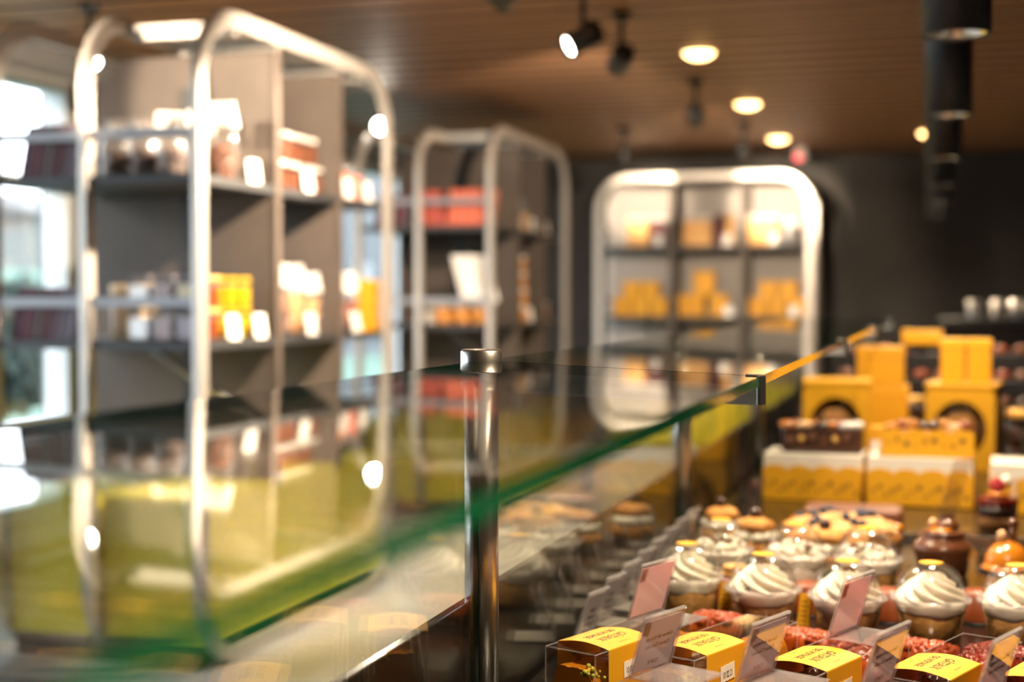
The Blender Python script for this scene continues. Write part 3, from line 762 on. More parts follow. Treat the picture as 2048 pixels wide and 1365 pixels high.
def choc_cake():
    t = empty('chocolate_dome_cake', (0, 0, 0), 0, None, 'chocolate cake')
    obj('body', MB().lathe([(.036, 0), (.041, .004), (.045, .03), (.049, .042), (.0495, .05), (.044, .058), (.037, .064), (.035, .07), (.036, .074), (.034, .0765), (.001, .077)], 44).mesh('choc_cake_body', 'choc'), t)
    obj('disc', MB().lathe([(.0195, .077), (.020, .079), (.016, .0815), (.001, .082)], 32, c=(-.004, -.010, 0)).mesh('choc_cake_disc', 'orange'), t)
    obj('chocolate_square', MB().rbox(-.012, .012, -.002, .002, 0, .021, .001, 0, Matrix.Translation((.010, .014, .082)) @ Matrix.Rotation(.5, 4, 'Z') @ Matrix.Rotation(-.5, 4, 'X')).mesh('choc_square', 'dchoc'), t)
    obj('truffle', MB().lathe([(.001, .077), (.018, .078), (.019, .084), (.012, .094), (.001, .095)], 20, c=(.008, .012, 0)).mesh('truffle', 'choc'), t)
    obj('hazelnut', MB().ball((-.016, .014, .086), .008, 0, 12, (1, 1, 1.2)).mesh('hazelnut', 'nut'), t)
    return t
t = choc_cake(); t.location = (.004, 2.53, DZ); tag(t, 'glossy milk chocolate cake with a yellow-orange disc and a dark square on top')
t = empty('caramel_dome_cake', (.112, 2.60, DZ), 0, 'smooth orange dome cake with a hazelnut and chocolate stick, near the right edge', 'dome cake')
obj('board', MB().lathe([(.05, 0), (.052, .0015), (.001, .002)], 32).mesh('dome_board', 'black'), t)
obj('dome', MB().lathe([(.043, .002), (.0445, .006), (.041, .009)] + [(.039 * math.cos(R(a)), .009 + .044 * math.sin(R(a))) for a in range(0, 90, 9)] + [(.001, .053)], 44).mesh('caramel_dome', 'orange'), t)
obj('hazelnut', MB().ball((-.010, -.004, .060), .0085, 0, 14, (1, 1, 1.35)).mesh('dome_hazelnut', 'nut'), t)
obj('chocolate_stick', MB().cyl((.008, .002, .048), (.009, .004, .078), .006, 0, 12).ball((.009, .004, .083), .0095, 0, 12).mesh('choc_stick', 'choc'), t)
# cream puffs between the cups and the yellow boxes
def puff(seed=0):
    t = empty('cream_puff', (0, 0, 0), 0, None, 'cream puff'); rnd = random.Random(seed)
    def lump(r, z, a, i): return (r * (1 + .06 * math.sin(4 * a + i)), z)
    obj('shell', MB().lathe([(.030, 0), (.040, .008), (.042, .02), (.036, .03), (.001, .034)], 28, fn=lump).mesh('puff_shell', 'crust'), t)
    obj('cream', MB().lathe([(.036, .03), (.040, .036), (.036, .046), (.001, .05)], 40, fn=lambda r, z, a, i: (r * (1 + .08 * math.cos(9 * a)), z)).mesh('puff_cream', 'cream'), t)
    cp = MB().lathe([(.03, .046), (.036, .052), (.03, .064), (.015, .07), (.001, .071)], 28, fn=lump)
    obj('cap', cp.mesh('puff_cap', 'crust'), t)
    obj('topping', MB().ball((.0, .004, .078), .011, 0, 14).mesh('puff_topping', 'dchoc'), t)
    return t
pfk = Kind(puff)
for i, (x, y, l) in enumerate(((-.325, 2.62, 'cream puff with a dark chocolate ball on top, near the front glass behind the cups'), (-.405, 2.74, 'second cream puff with a chocolate ball, closest to the front glass'), (-.19, 2.53, 'cream puff half hidden between two nut-topped cups'))):
    pfk((x, y, DZ), i, l, 'cream puffs behind the cups')
# crumble tart
t = empty('crumble_tart', (-.178, 2.745, DZ), 0, 'large round crumble tart dotted with blueberries behind the dessert cups', 'tart'); rnd = random.Random(4)
obj('crust', MB().lathe([(.098, 0), (.106, .006), (.110, .03), (.106, .036), (.096, .034), (.001, .03)], 60, fn=lambda r, z, a, i: (r * (1 + .018 * math.sin(26 * a)), z)).mesh('tart_crust', 'crust'), t)
cm = MB(); cm.lathe([(.104, .026), (.100, .040), (.08, .052), (.05, .060), (.001, .062)], 60, fn=lambda r, z, a, i: (r * (1 + rnd.uniform(-.03, .03)), z + rnd.uniform(-.002, .002)))
for k in range(260):
    a = rnd.random() * 2 * PI; r = .101 * rnd.random() ** .5; cm.ball((r * math.cos(a), r * math.sin(a), .062 - 2.2 * r * r), rnd.uniform(.005, .013), 0, 7, (1.2, 1, .55))
obj('crumble', cm.mesh('tart_crumble', 'crumb'), t)
for k in range(16):
    a = 2 * PI * k / 16 * 3 + rnd.uniform(-.3, .3); r = rnd.uniform(.03, .098)
    obj('blueberry', MB().ball((r * math.cos(a), r * math.sin(a), .072 - 2.2 * r * r), .0085, 0, 12).mesh('tart_blueberry', 'berry'), t)
for k in range(7):
    a = .9 * k; obj('apple_slice', MB().ball((.098 * math.cos(a), .098 * math.sin(a), .044), .016, 0, 12, (1, .8, .5)).mesh('tart_fruit', 'orange'), t)
single('loaf_slab', MB().rbox(-.10, .10, -.045, .045, 0, .046, .014, seg=3).mesh('loaf_slab', 'brown'), (-.172, 3.005, DZ), 0, 'low brown baked slab between the crumble tart and the scalloped yellow box', 'cake slab')
# tray with a bright rim
t = empty('serving_tray', (.19, 3.07, DZ), 0, 'dark serving tray with a shiny metal rim under the berry dessert', 'tray')
obj('plate', MB().rbox(-.29, .3, -.19, .19, 0, .008, .002).mesh('tray_plate', 'panel'), t)
obj('rim', MB().box(-.29, .3, -.194, -.188, .0, .013).box(-.294, -.29, -.194, .1, 0, .012).mesh('tray_rim', 'steel'), t)
# verrine
t = empty('berry_verrine', (.108, 2.985, DZ + .0086), 0, 'small glass dessert with dark layers, a yellow biscuit and a raspberry on top', 'glass dessert')
obj('glass', MB().open_lathe([(.036, 0), (.0375, .002), (.042, .112), (.0425, .113)], 44).mesh('verrine_glass', 'jar'), t)
obj('cake_layer', MB().lathe([(.001, .003), (.0355, .003), (.0375, .03), (.001, .03)], 36).mesh('verrine_cake', 'sponge'), t)
obj('chocolate_layer', MB().lathe([(.001, .03), (.0375, .03), (.039, .052), (.001, .052)], 36).mesh('verrine_chocolate', 'dchoc'), t)
obj('berry_layer', MB().lathe([(.001, .052), (.039, .052), (.0398, .066), (.001, .068)], 36).mesh('verrine_berry', 'deepred'), t)
obj('biscuit', MB().lathe([(.001, .070), (.020, .070), (.022, .074), (.020, .079), (.001, .080)], 28, c=(.0, -.006, 0)).mesh('verrine_biscuit', 'orange'), t)
rb = MB()
for k in range(40):
    zz = k / 40; a = k * 2.4; r = .013 * math.sin(PI * (.15 + .8 * zz)) ; rb.ball((r * math.cos(a), r * math.sin(a), .083 + .022 * zz), .0042, 0, 7)
obj('raspberry', rb.mesh('verrine_raspberry', 'raspb'), t)
obj('cream', MB().ball((.016, .010, .1), .012, 0, 14).mesh('verrine_cream', 'cream'), t)
# clear standing sign holders on the tray
def sign_holder(w=.11, h=.155):
    t = empty('acrylic_sign_holder', (0, 0, 0), 0, None, 'sign holder')
    L = Matrix.Rotation(R(16), 4, 'Y')
    obj('panel', MB().rbox(-.0015, .0015, -w / 2, w / 2, 0, h, .0006, 0, L, 1).mesh('sign_panel', 'acryl'), t)
    obj('foot', MB().rbox(0, .05, -w / 2, w / 2, 0, .003, .0006, seg=1).mesh('sign_foot', 'acryl'), t)
    return t
shk = Kind(sign_holder)
shk((.003, 2.95, DZ + .0086), R(-20), 'tall clear acrylic sign holder leaning beside the berry dessert', 'clear sign holders')
shk((-.385, 2.93, DZ), R(-20), 'clear acrylic sign holder in front of the scalloped yellow box', 'clear sign holders', w=.06, h=.11)
# ------------------------------------------------------------------ yellow boxes on the counter
def scallop_box(w=.225, d=.16, h=.108):
    """white carton with a scalloped yellow printed sleeve; origin bottom centre of the front"""
    t = empty('patterned_cake_carton', (0, 0, 0), 0, None, 'cake carton')
    obj('carton', MB().rbox(-w / 2, w / 2, 0, d, 0, h, .002).mesh('carton', 'wband'), t)
    sl = MB(); hs = h * .64; n = 4; e = .0014
    for side in range(3):
        L = w if side == 0 else d
        poly = [(-L / 2, .001)]; poly.append((L / 2, .001))
        nn = n if side == 0 else 3
        for k in range(nn):
            x1 = L / 2 - L * k / nn
            for q in range(9):
                a = PI * q / 8; poly.append((x1 - L / nn / 2 + L / nn / 2 * math.cos(a), hs + .014 * math.sin(a)))
        m = {0: frame_mt((1, 0, 0), (0, 0, 1), (0, -1, 0), (0, -.0002, 0)), 1: frame_mt((0, 1, 0), (0, 0, 1), (1, 0, 0), (w / 2 + .0002, d / 2, 0)), 2: frame_mt((0, -1, 0), (0, 0, 1), (-1, 0, 0), (-w / 2 - .0002, d / 2, 0))}[side]
        sl.prism(poly, 0, e, 0, m)
    so = obj('sleeve', sl.mesh('scalloped_sleeve', 'card'), t)
    rnd = random.Random(3); pt = MB(); m = frame_mt((1, 0, 0), (0, 0, 1), (0, -1, 0), (0, -e - .0003, 0))
    for k in range(15):
        x = -w / 2 + .012 + (w - .024) * k / 14; z = h * (.30 + .1 * math.sin(k * 2.1)); r = rnd.uniform(.003, .0065)
        if k % 3: pt.prism([(x + r * math.cos(a * PI / 8), z + r * math.sin(a * PI / 8)) for a in range(16)] , 0, .0004, 0, m)
        else:
            for q in range(5): pt.prism([(x + r * .9 * math.cos(q * 1.257) + r * .5 * math.cos(a * PI / 4), z + r * .9 * math.sin(q * 1.257) + r * .5 * math.sin(a * PI / 4)) for a in range(8)], 0, .0004, 0, m)
    obj('print', pt.mesh('sleeve_print', 'inkbrown'), so)
    return t
sbk = Kind(scallop_box)
G = 'scalloped yellow and white cartons'
sbk((-.289, 3.37, DZ), R(-2), 'white and yellow scalloped carton beside the front glass, dark fruit cake on top', G)
sbk((-.046, 3.285, DZ + .009), R(-2), 'white and yellow scalloped carton carrying the yellow collared cake', G)
sbk((.215, 3.22, DZ + .009), R(-2), 'white and yellow scalloped carton at the right edge, behind the berry dessert', G)
def fruit_cake():
    t = empty('fruit_cake', (0, 0, 0), 0, None, 'cake'); rnd = random.Random(8)
    obj('cake', MB().rbox(-.092, .095, .02, .13, 0, .058, .008, seg=3).mesh('fruit_cake_body', 'dchoc'), t)
    for k in range(9):
        x = -.08 + .16 * k / 8
        obj('fruit_piece', MB().ball((x, .05 + rnd.uniform(-.02, .03), .064), .017, 0, 12, (1.2, 1, .6)).mesh('fruit_piece', ['orange', 'terra', 'nut', 'orange', 'dchoc', 'orange', 'terra', 'lid', 'lid'][k]), t)
    for k in range(6):
        obj('nut_piece', MB().ball((-.07 + .026 * k, .02, .03 + .004 * (k % 3)), .008, 0, 10).mesh('cake_nut', 'gold' if k % 3 == 1 else 'brown'), t)
    return t
t = fruit_cake(); t.location = (-.272, 3.385, DZ + .109); tag(t, 'dark chocolate cake topped with orange fruit on the scalloped carton by the glass')
t = empty('collared_cake', (-.03, 3.305, DZ + .118), 0, 'pastry wrapped in a wavy yellow paper collar on top of the scalloped carton', 'cake'); rnd = random.Random(9)
obj('cake', MB().rbox(-.094, .094, .006, .12, 0, .056, .008).mesh('collared_cake_body', 'crust'), t)
poly = [(-.1, .0), (.1, .0)]
for k in range(4):
    for q in range(9): poly.append((.1 - .05 * k - .025 + .025 * math.cos(PI * q / 8), .050 + .012 * math.sin(PI * q / 8)))
co = obj('collar', MB().prism(poly, 0, .0015, 0, frame_mt((1, 0, 0), (0, 0, 1), (0, -1, 0), (0, .003, 0))).box(-.1, -.0985, .003, .12, 0, .05).box(.0985, .1, .003, .12, 0, .05).mesh('paper_collar', 'card'), t)
pm = MB()
for k in range(9):
    r = .003 + .002 * (k % 3)
    pm.prism([(-.085 + .02 * k + r * math.cos(a * PI / 5), .03 + .008 * math.sin(k * 1.7) + r * math.sin(a * PI / 5)) for a in range(10)], 0, .0004, 0, frame_mt((1, 0, 0), (0, 0, 1), (0, -1, 0), (0, .0014, 0)))
obj('print', pm.mesh('collar_print', 'inkbrown'), co)
for k in range(8):
    obj('pastry_piece', MB().ball((-.08 + .023 * k, .05 + .02 * (k % 2), .062 + .004 * (k % 3)), .016, 0, 12, (1.1, 1, .7)).mesh('pastry_piece', ['crust', 'terra', 'crust', 'dchoc', 'dchoc', 'crust', 'nut', 'terra'][k]), t)
t = empty('small_yellow_gift_box', (-.140, 3.44, DZ + .109), 0, 'small yellow and white box squeezed between the two cakes on the cartons', 'gift box')
obj('box', MB().rbox(-.02, .022, 0, .05, 0, .03, .002).mesh('small_box', 'white'), t); obj('box_lid', MB().rbox(-.022, .024, -.001, .052, .0305, .062, .002).mesh('small_box_lid', 'card'), t)

def window_box(w=.185, d=.18, h=.226):
    t = empty('windowed_cake_box', (0, 0, 0), 0, None, 'cake box'); N = 40; hw, hh = w / 2, h
    b = MB()
    b.box(-hw, hw, 0, d, 0, h, 0, skip=('n',))
    cz = h * .5; rx, rz = w * .38, h * .34
    o = []; i_ = []
    for k in range(N):
        a = 2 * PI * k / N; c, s = math.cos(a), math.sin(a); m = min(hw / max(abs(c), 1e-6), (h / 2) / max(abs(s), 1e-6))
        o.append((m * c, 0, h / 2 + m * s)); i_.append((rx * c, 0, cz + rz * s))
    b.add(o + i_, [(k, (k + 1) % N, N + (k + 1) % N, N + k) for k in range(N)])
    b.add(i_ + [(x, .006, z) for x, _, z in i_], [(k, (k + 1) % N, N + (k + 1) % N, N + k) for k in range(N)])
    obj('carton', b.mesh('window_carton', 'card2'), t)
    obj('lid', MB().rbox(-hw - .003, hw + .003, -.003, d + .003, h, h + .012, .003).mesh('carton_lid', 'card'), t)
    obj('window_film', MB().lathe([(.001, 0), (1, 0)], 40, 0, True, frame_mt((rx * 1.04, 0, 0), (0, 0, rz * 1.04), (0, -1, 0), (0, .007, cz))).mesh('window_film', 'plastic'), t)
    obj('panettone', MB().lathe([(hw * .78, .003), (hw * .8, h * .45), (hw * .92, h * .55), (hw * .85, h * .68), (hw * .5, h * .8), (.001, h * .83)], 36, c=(0, d / 2 + .004, 0), fn=lambda r, z, a, i: (r * (1 + .03 * math.sin(9 * a)), z)).mesh('panettone', 'crust'), t)
    return t
wbk = Kind(window_box)
G = 'yellow windowed cake boxes'
wbk((-.29, 4.15, DZ), R(2), 'yellow cake box with a round window on the side towards the front glass', G)
wbk((.048, 4.1, DZ), R(-8), 'yellow cake box with a round window, two slim boxes standing on it', G)
def tall_box(w=.1, d=.1, h=.2, lid=.028):
    t = empty('yellow_gift_box', (0, 0, 0), 0, None, 'gift box')
    obj('box', MB().rbox(-w / 2, w / 2, 0, d, 0, h - lid, .002).mesh('gift_box', 'card2'), t)
    obj('lid', MB().rbox(-w / 2 - .002, w / 2 + .002, -.002, d + .002, h - lid, h, .0025).mesh('gift_box_lid', 'card'), t)
    return t
tbk = Kind(tall_box)
G = 'plain yellow gift boxes'
tbk((-.155, 4.42, DZ), 0, 'squat yellow gift box between the two windowed boxes, another box stacked on it', G, w=.115, h=.208)
tbk((-.178, 4.42, DZ + .2085), 0, 'yellow gift box stacked on top of the squat one, left of the brown trays', G, w=.138, h=.118)
tbk((.028, 4.14, DZ + .2390), 0, 'slim yellow gift box standing on the windowed box, the one nearer the front glass', G, w=.064, h=.122, d=.08)
tbk((.098, 4.14, DZ + .2390), 0, 'slim yellow gift box standing on the windowed box, the one farther from the front glass', G, w=.064, h=.122, d=.08)
# brown trays and jars at the far end of the counter
t = empty('stepped_chocolate_stand', (.05, 5.1, DZ), 0, 'dark stepped stand at the far end of the counter, heaped with brown chocolates', 'display stand')
for k in range(3):
    obj('step', MB().rbox(-.42, .5, .16 * k, .16 * k + .155, 0, .10 + .085 * k, .003).mesh('stand_step', 'black'), t)
cbk = {}
def praline(mname): 
    if mname not in cbk:
        cbk[mname] = MB().lathe([(.024, 0), (.028, .006), (.026, .02), (.016, .03), (.001, .033)], 16).mesh('praline', mname)
    return cbk[mname]
rnd = random.Random(12); GP = 'chocolates heaped on the stepped stand'
for k in range(3):
    for i in range(13):
        single('chocolate_praline', praline(['dchoc', 'choc', 'brown', 'terra', 'choc'][rnd.randrange(5)]), (-.34 + .068 * i + rnd.uniform(-.006, .006), 5.1 + .16 * k + .07 + rnd.uniform(-.01, .01), DZ + .1005 + .085 * k), rnd.random() * 3,
               'round brown chocolate on the %s step of the dark stand on the counter' % ['lowest', 'middle', 'top'][k], 'chocolate', GP + ', ' + ['lowest', 'middle', 'top'][k] + ' step')
def choc_jar(c='choc'):
    t = empty('chocolate_jar', (0, 0, 0), 0, None, 'jar'); rnd = random.Random(5)
    obj('glass', MB().open_lathe([(.001, 0), (.05, 0), (.053, .005), (.053, .115), (.046, .13)], 28).mesh('jar_glass', 'jar'), t)
    m = MB()
    for k in range(70):
        a = rnd.random() * 6.3; r = .04 * rnd.random() ** .5; m.ball((r * math.cos(a), r * math.sin(a), .012 + .095 * rnd.random()), .0115, 0, 7)
    obj('contents', m.mesh('jar_sweets', c), t)
    obj('lid', MB().lathe([(.048, .13), (.049, .133), (.049, .148), (.046, .151), (.001, .151)], 28).mesh('jar_lid', 'gold'), t)
    return t
cjk = Kind(choc_jar)
cjk((-.095, 4.85, DZ), 0, 'glass jar of brown chocolates behind the stacked yellow box', 'chocolate jars on the counter')
cjk((.02, 4.85, DZ), 0, 'glass jar of brown chocolates behind the two slim yellow boxes', 'chocolate jars on the counter')
for i, (x, l) in enumerate(((.225, 'round tub of dark chocolates at the right edge beyond the windowed box, nearer one'), (.335, 'round tub of dark chocolates at the right edge beyond the windowed box, outer one'))):
    cjk((x, 4.35 + .2 * i, DZ), 0, l, 'dark chocolate tubs', c='dchoc')
t = empty('yellow_gift_box', (-.072, 5.34, DZ + .272), 0, 'small low yellow box lying on the top step of the dark stand', 'gift box')
t.location = (-.072, 5.44, DZ + .2705 + .034)
obj('box', MB().rbox(-.07, .07, 0, .06, 0, .035, .002).mesh('low_box', 'card2'), t); obj('lid', MB().rbox(-.072, .072, -.002, .062, .035, .052, .002).mesh('low_box_lid', 'card'), t)
# back bar along the far right
obj_bar = empty('back_bar', (.95, 8.3, 0), 0, 'dark back bar near the far wall, white cups on its top', 'back bar')
obj('body', MB().rbox(-.95, 1.1, -.3, .3, 0, 1.10, .005).mesh('bar_body', 'panel'), obj_bar)
obj('worktop', MB().rbox(-.97, 1.12, -.32, .32, 1.10, 1.13, .004).mesh('bar_worktop', 'black'), obj_bar)
def mug():
    t = empty('white_cup', (0, 0, 0), 0, None, 'cup')
    obj('cup', MB().open_lathe([(.001, .004), (.028, .004), (.03, 0), (.034, .01), (.04, .1), (.038, .1), (.032, .012), (.001, .01)], 24).mesh('cup_body', 'lid'), t)
    obj('handle', MB().sweep([(.036 + .022 * math.sin(PI * k / 8), 0, .085 - .06 * k / 8) for k in range(9)], [(-.004, -.004), (.004, -.004), (.004, .004), (-.004, .004)], 0, False, (0, 1, 0)).mesh('cup_handle', 'lid'), t)
    return t
mgk = Kind(mug)
mgk((.165, 8.12, 1.1305), 0, 'white cup standing alone at the near end of the dark back bar', 'white cups on the back bar')
for i in range(5): mgk((.29 + .095 * i, 8.2 + .03 * (i % 2), 1.1305), .4 * i, 'white cup in the row on the dark back bar, %s from the lone cup' % ORD[i], 'white cups on the back bar')

# ------------------------------------------------------------------ goods on the shelf units
_card = {}
def price_card(loc, rz, label, group, s=1.0):
    def build():
        t = empty('price_card', (0, 0, 0), 0, None, 'price card')
        q = Matrix.Rotation(R(-8), 4, 'X')
        obj('card', MB().rbox(-.032, .032, -.001, .001, 0, .085, .0008, 0, q, 1).mesh('shelf_card', 'white'), t)
        obj('stand', MB().add([(-.02, 0, .0005), (.02, 0, .0005), (.02, .012, .0005), (-.02, .012, .0005)], [(0, 1, 2, 3)]).box(-.02, .02, .0, .012, .0, .002).mesh('card_stand', 'rail'), t)
        return t
    if 'k' not in _card: _card['k'] = Kind(build)
    return _card['k'](loc, rz, label, group)
def bar(c):
    """leaning chocolate bar seen edge on; origin bottom centre"""
    t = empty('chocolate_bar', (0, 0, 0), 0, None, 'chocolate bar')
    q = Matrix.Shear('XY', 4, (0, 0)); q = Matrix.Identity(4); q[0][2] = .20
    a, b = c.split('+')
    obj('box', MB().rbox(-.0145, .0145, 0, .085, 0, .178, .002, 0, q, 1).mesh('bar_box', a), t)
    obj('band', MB().rbox(-.0152, .002, -.0008, .0858, .004, .172, .001, 0, q, 1).mesh('bar_band', b), t)
    return t
brk = Kind(bar)
mixes = ['plum+maroon', 'rust+plum', 'maroon+plum', 'maroon+dchoc', 'plum+maroon', 'slate+maroon', 'slate+plum', 'plum+slate', 'slate+maroon']
def bars(u, z, n, x0, y, rzz, where, unit):
    for i in range(n):
        p = place(u, x0 + .0325 * i, y)
        brk((*p, z), rzz, 'chocolate bar on %s of the %s, %s from outer end' % (where, unit, ORD[i]), 'chocolate bars on %s, %s' % (where, unit), c=mixes[i % len(mixes)])
def place(u, x, y):
    if u is UC: return (u[0] + y, u[1] - x)
    return (u[0] + x, u[1] + y)
bars(UA, S1 + .0005, 7, -.70, .055, 0, 'the upper shelf', 'unit by the window')
bars(UA, S2 + .0005, 8, -.745, .055, 0, 'the lower shelf', 'unit by the window')
bars(UB, S1 + .0005, 6, -.70, .055, 0, 'the upper shelf', 'middle unit')
def candy_bag(c='brown', w=.12, d=.1, h=.2, fill=.55, film='film', header=0):
    """gathered see-through bag; origin bottom centre"""
    t = empty('candy_bag', (0, 0, 0), 0, None, 'bag of sweets'); rnd = random.Random(hash(c) % 97 if 0 else len(c) * 7 + int(w * 100))
    def fn(r, z, a, i):
        cr = abs(math.cos(a)) ** .6 * math.copysign(1, math.cos(a)); return (r * (1 + .05 * math.sin(5 * a + i * 2)), z)
    S = Matrix.Diagonal((w / .1, d / .1, 1, 1))
    m = MB()
    nb = 70
    for k in range(nb):
        a = rnd.random() * 6.3; r = .041 * rnd.random() ** .5
        m.ball((r * math.cos(a) * w / .1, r * math.sin(a) * d / .1, .012 + (h * fill - .034) * rnd.random() + .004), rnd.uniform(.010, .0145), 0, 7)
    m.lathe([(.03, .004), (.036, .02), (.034, h * fill - .01), (.001, h * fill - .008)], 16, 0, True, S)
    if header: obj('header', MB().add([(-w * .44, -.03, h * .72), (w * .44, -.03, h * .72), (w * .44, .03, h * .72), (-w * .44, .03, h * .72), (-w * .40, -.006, h + .012), (w * .40, -.006, h + .012), (w * .40, .006, h + .012), (-w * .40, .006, h + .012)], [(0, 1, 5, 4), (1, 2, 6, 5), (2, 3, 7, 6), (3, 0, 4, 7), (4, 5, 6, 7)]).mesh('bag_header', 'white'), t)
    obj('contents', m.mesh('bag_sweets', c), t)
    obj('bag', MB().open_lathe([(.001, .0), (.045, .0), (.05, .01), (.051, h * fill * .6), (.05, h * fill), (.044, h * .78), (.030, h * .86), (.040, h * .95), (.046, h)], 28, 0, S, fn).mesh('bag_film', film), t)
    return t
cbg = Kind(candy_bag)
def square_jar(c='ybean', w=.088, h=.108, lid='lid'):
    t = empty('sweet_jar', (0, 0, 0), 0, None, 'jar of sweets'); rnd = random.Random(3)
    obj('glass', MB().rbox(-w / 2, w / 2, -w / 2, w / 2, 0, h * .84, .008, seg=2).mesh('sweet_jar_glass', 'jar'), t)
    m = MB().rbox(-w / 2 + .008, w / 2 - .008, -w / 2 + .008, w / 2 - .008, .004, h * .7, .006)
    for k in range(60):
        s = [rnd.uniform(-.9, .9), rnd.uniform(-.9, .9), rnd.random()]; ax = rnd.randrange(2); s[ax] = math.copysign(.84, s[ax])
        m.ball((s[0] * (w / 2 - .011), s[1] * (w / 2 - .011), .014 + s[2] * (h * .72 - .02)), .0095, 0, 7)
    obj('contents', m.mesh('sweet_jar_fill', c), t)
    obj('lid', MB().rbox(-w / 2 + .006, w / 2 - .006, -w / 2 + .006, w / 2 - .006, h * .845, h - .0005, .004).mesh('sweet_jar_lid', lid), t)
    return t
sjk = Kind(square_jar)
def put(k, u, x, y, z, rz, label, group, **kw):
    if u is UC: rz -= R(90)
    return k((*place(u, x, y), z + .0006), rz, label, group, **kw)
A1, A2 = S1, S2
N = 'unit by the window'
# unit by the window, upper shelf
for i in range(3): put(cbg, UA, -.40 + .105 * i, .16, A1, .3 * i, 'cellophane bag of dark chocolates behind the upper rail, %s from the books-like bars' % ORD[i], 'dark chocolate bags on the upper shelf', c='dchoc', w=.1, h=.20, fill=.5)
for i in range(2): put(cbg, UA, -.36 + .122 * i, .44, A1, .5, 'pale gathered cellophane bag %s the tan board on the upper shelf' % ['near the middle of', 'at the loop end of'][i], 'pale cellophane bags', c='brown', w=.115, h=.245, fill=.45, header=1)
put(cbg, UA, -.125, .36, A1, 0, 'large cellophane bag of brown pralines with a bright white top, beside the big metal loop', 'praline bags', c='brown', w=.15, h=.26, fill=.52, header=1)
price_card((*place(UA, -.052, .50), A1 + .0006), R(78), 'white price card beside the large praline bag on the upper shelf', 'white price cards on the shelves')
for i in range(4):
    put(sjk, UA, -.105, .76 + .105 * i, A1, 0, 'jar of brown chocolates on the upper shelf, lower row, %s from the big loop' % ORD[i], 'brown chocolate jars', c='brown', lid='lid')
for i in range(3):
    put(sjk, UA, -.105, .81 + .105 * i, A1 + .1085, 0, 'glass jar of brown chocolates stacked on the row of jars, %s from the big loop' % ORD[i], 'stacked brown chocolate jars', c='brown', lid='lid')
price_card((*place(UA, -.036, .92), A1 + .0006), R(78), 'white price card in front of the stacked brown chocolate jars', 'white price cards on the shelves')
put(cbg, UA, -.125, 1.36, A1, 0, 'bright orange bag leaning on the upper shelf before the pale window', 'orange bags', c='orangew', w=.11, h=.17, fill=.75)
put(cbg, UA, -.125, 1.52, A1, 0, 'brownish bag next to the bright orange one on the upper shelf', 'orange bags', c='salmon', w=.11, h=.16, fill=.75)
for i in range(2): price_card((*place(UA, -.035, 1.30 + .2 * i), A1 + .0006), R(78), 'white price card in front of the %s bag on the upper shelf' % ['bright orange', 'brownish'][i], 'white price cards on the shelves')
# unit by the window, lower shelf
t = empty('round_gift_carton', (*place(UA, -.36, .20), A2 + .0006), 0, 'round beige gift carton behind the lower rail, between the chocolate bars and the jars', 'gift carton')
obj('drum', MB().lathe([(.078, 0), (.08, .003), (.08, .15), (.001, .15)], 40).mesh('carton_drum', 'beige'), t); obj('lid', MB().lathe([(.082, .151), (.083, .153), (.083, .185), (.08, .188), (.001, .188)], 40).mesh('carton_drum_lid', 'beige'), t)
for lv in range(2):
    for i in range(3):
        put(sjk, UA, -.262 + .09 * i, .1, A2 + lv * .1085, 0, 'glass jar of %s sweets at the loop end of the lower shelf, %s layer' % (['lilac', 'red-brown', ['purple', 'amber'][lv]][i], ['bottom', 'top'][lv]), 'small jars at the end of the lower shelf', c=['lid', 'rust', ['plum', 'ybean'][lv]][i], lid='slate')
    put(sjk, UA, -.09, .20, A2 + lv * .1085, 0, 'jar of red-brown sweets next to the yellow ones, %s layer' % ['bottom', 'top'][lv], 'red-brown sweet jars', c='terra', lid='tan')
    for i in range(3):
        put(sjk, UA, -.125, .30 + .097 * i, A2 + lv * .1085, 0, 'glass jar of bright yellow sweets, %s from the big loop in the %s layer' % (ORD[i], ['bottom', 'top'][lv]), 'yellow sweet jars', c='ybean', lid='ybean')
for i, y in enumerate((.30, .52)): price_card((*place(UA, -.028 - .004, y - .02 * i), A2 + .0006), R(78), 'white price card at the %s end of the yellow sweet jars' % ['loop', 'far'][i], 'white price cards on the shelves')
for i in range(3):
    put(cbg, UA, -.135, .79 + .145 * i, A2, 0, 'bag of %s on the lower shelf behind the divider, %s of three' % (['brown truffles', 'golden cookies', 'golden cookies with nuts'][i], ORD[i]), 'cookie bags on the lower shelf', c=['brown', 'cookie', 'cookie'][i], w=.145, h=.26 - .03 * (i == 2), fill=.64, d=.11, header=1)
price_card((*place(UA, -.036, .94), A2 + .0006), R(78), 'white price card in front of the golden cookie bags', 'white price cards on the shelves')
for i in range(2): put(cbg, UA, -.135, 1.31 + .15 * i, A2, 0, 'white-topped bag of red-orange sweets on the lower shelf, %s from the divider' % ORD[i], 'red-orange sweet bags', c='terra' if i else 'salmon', w=.15, h=.24, fill=.6, header=1)
put(tbk, UA, -.075, 1.54, A2, 0, 'narrow yellow box at the far end of the lower shelf, beside the metal loop', None, w=.07, h=.22)
price_card((*place(UA, -.036, 1.38), A2 + .0006), R(78), 'white price card in front of the red-orange sweet bags', 'white price cards on the shelves')
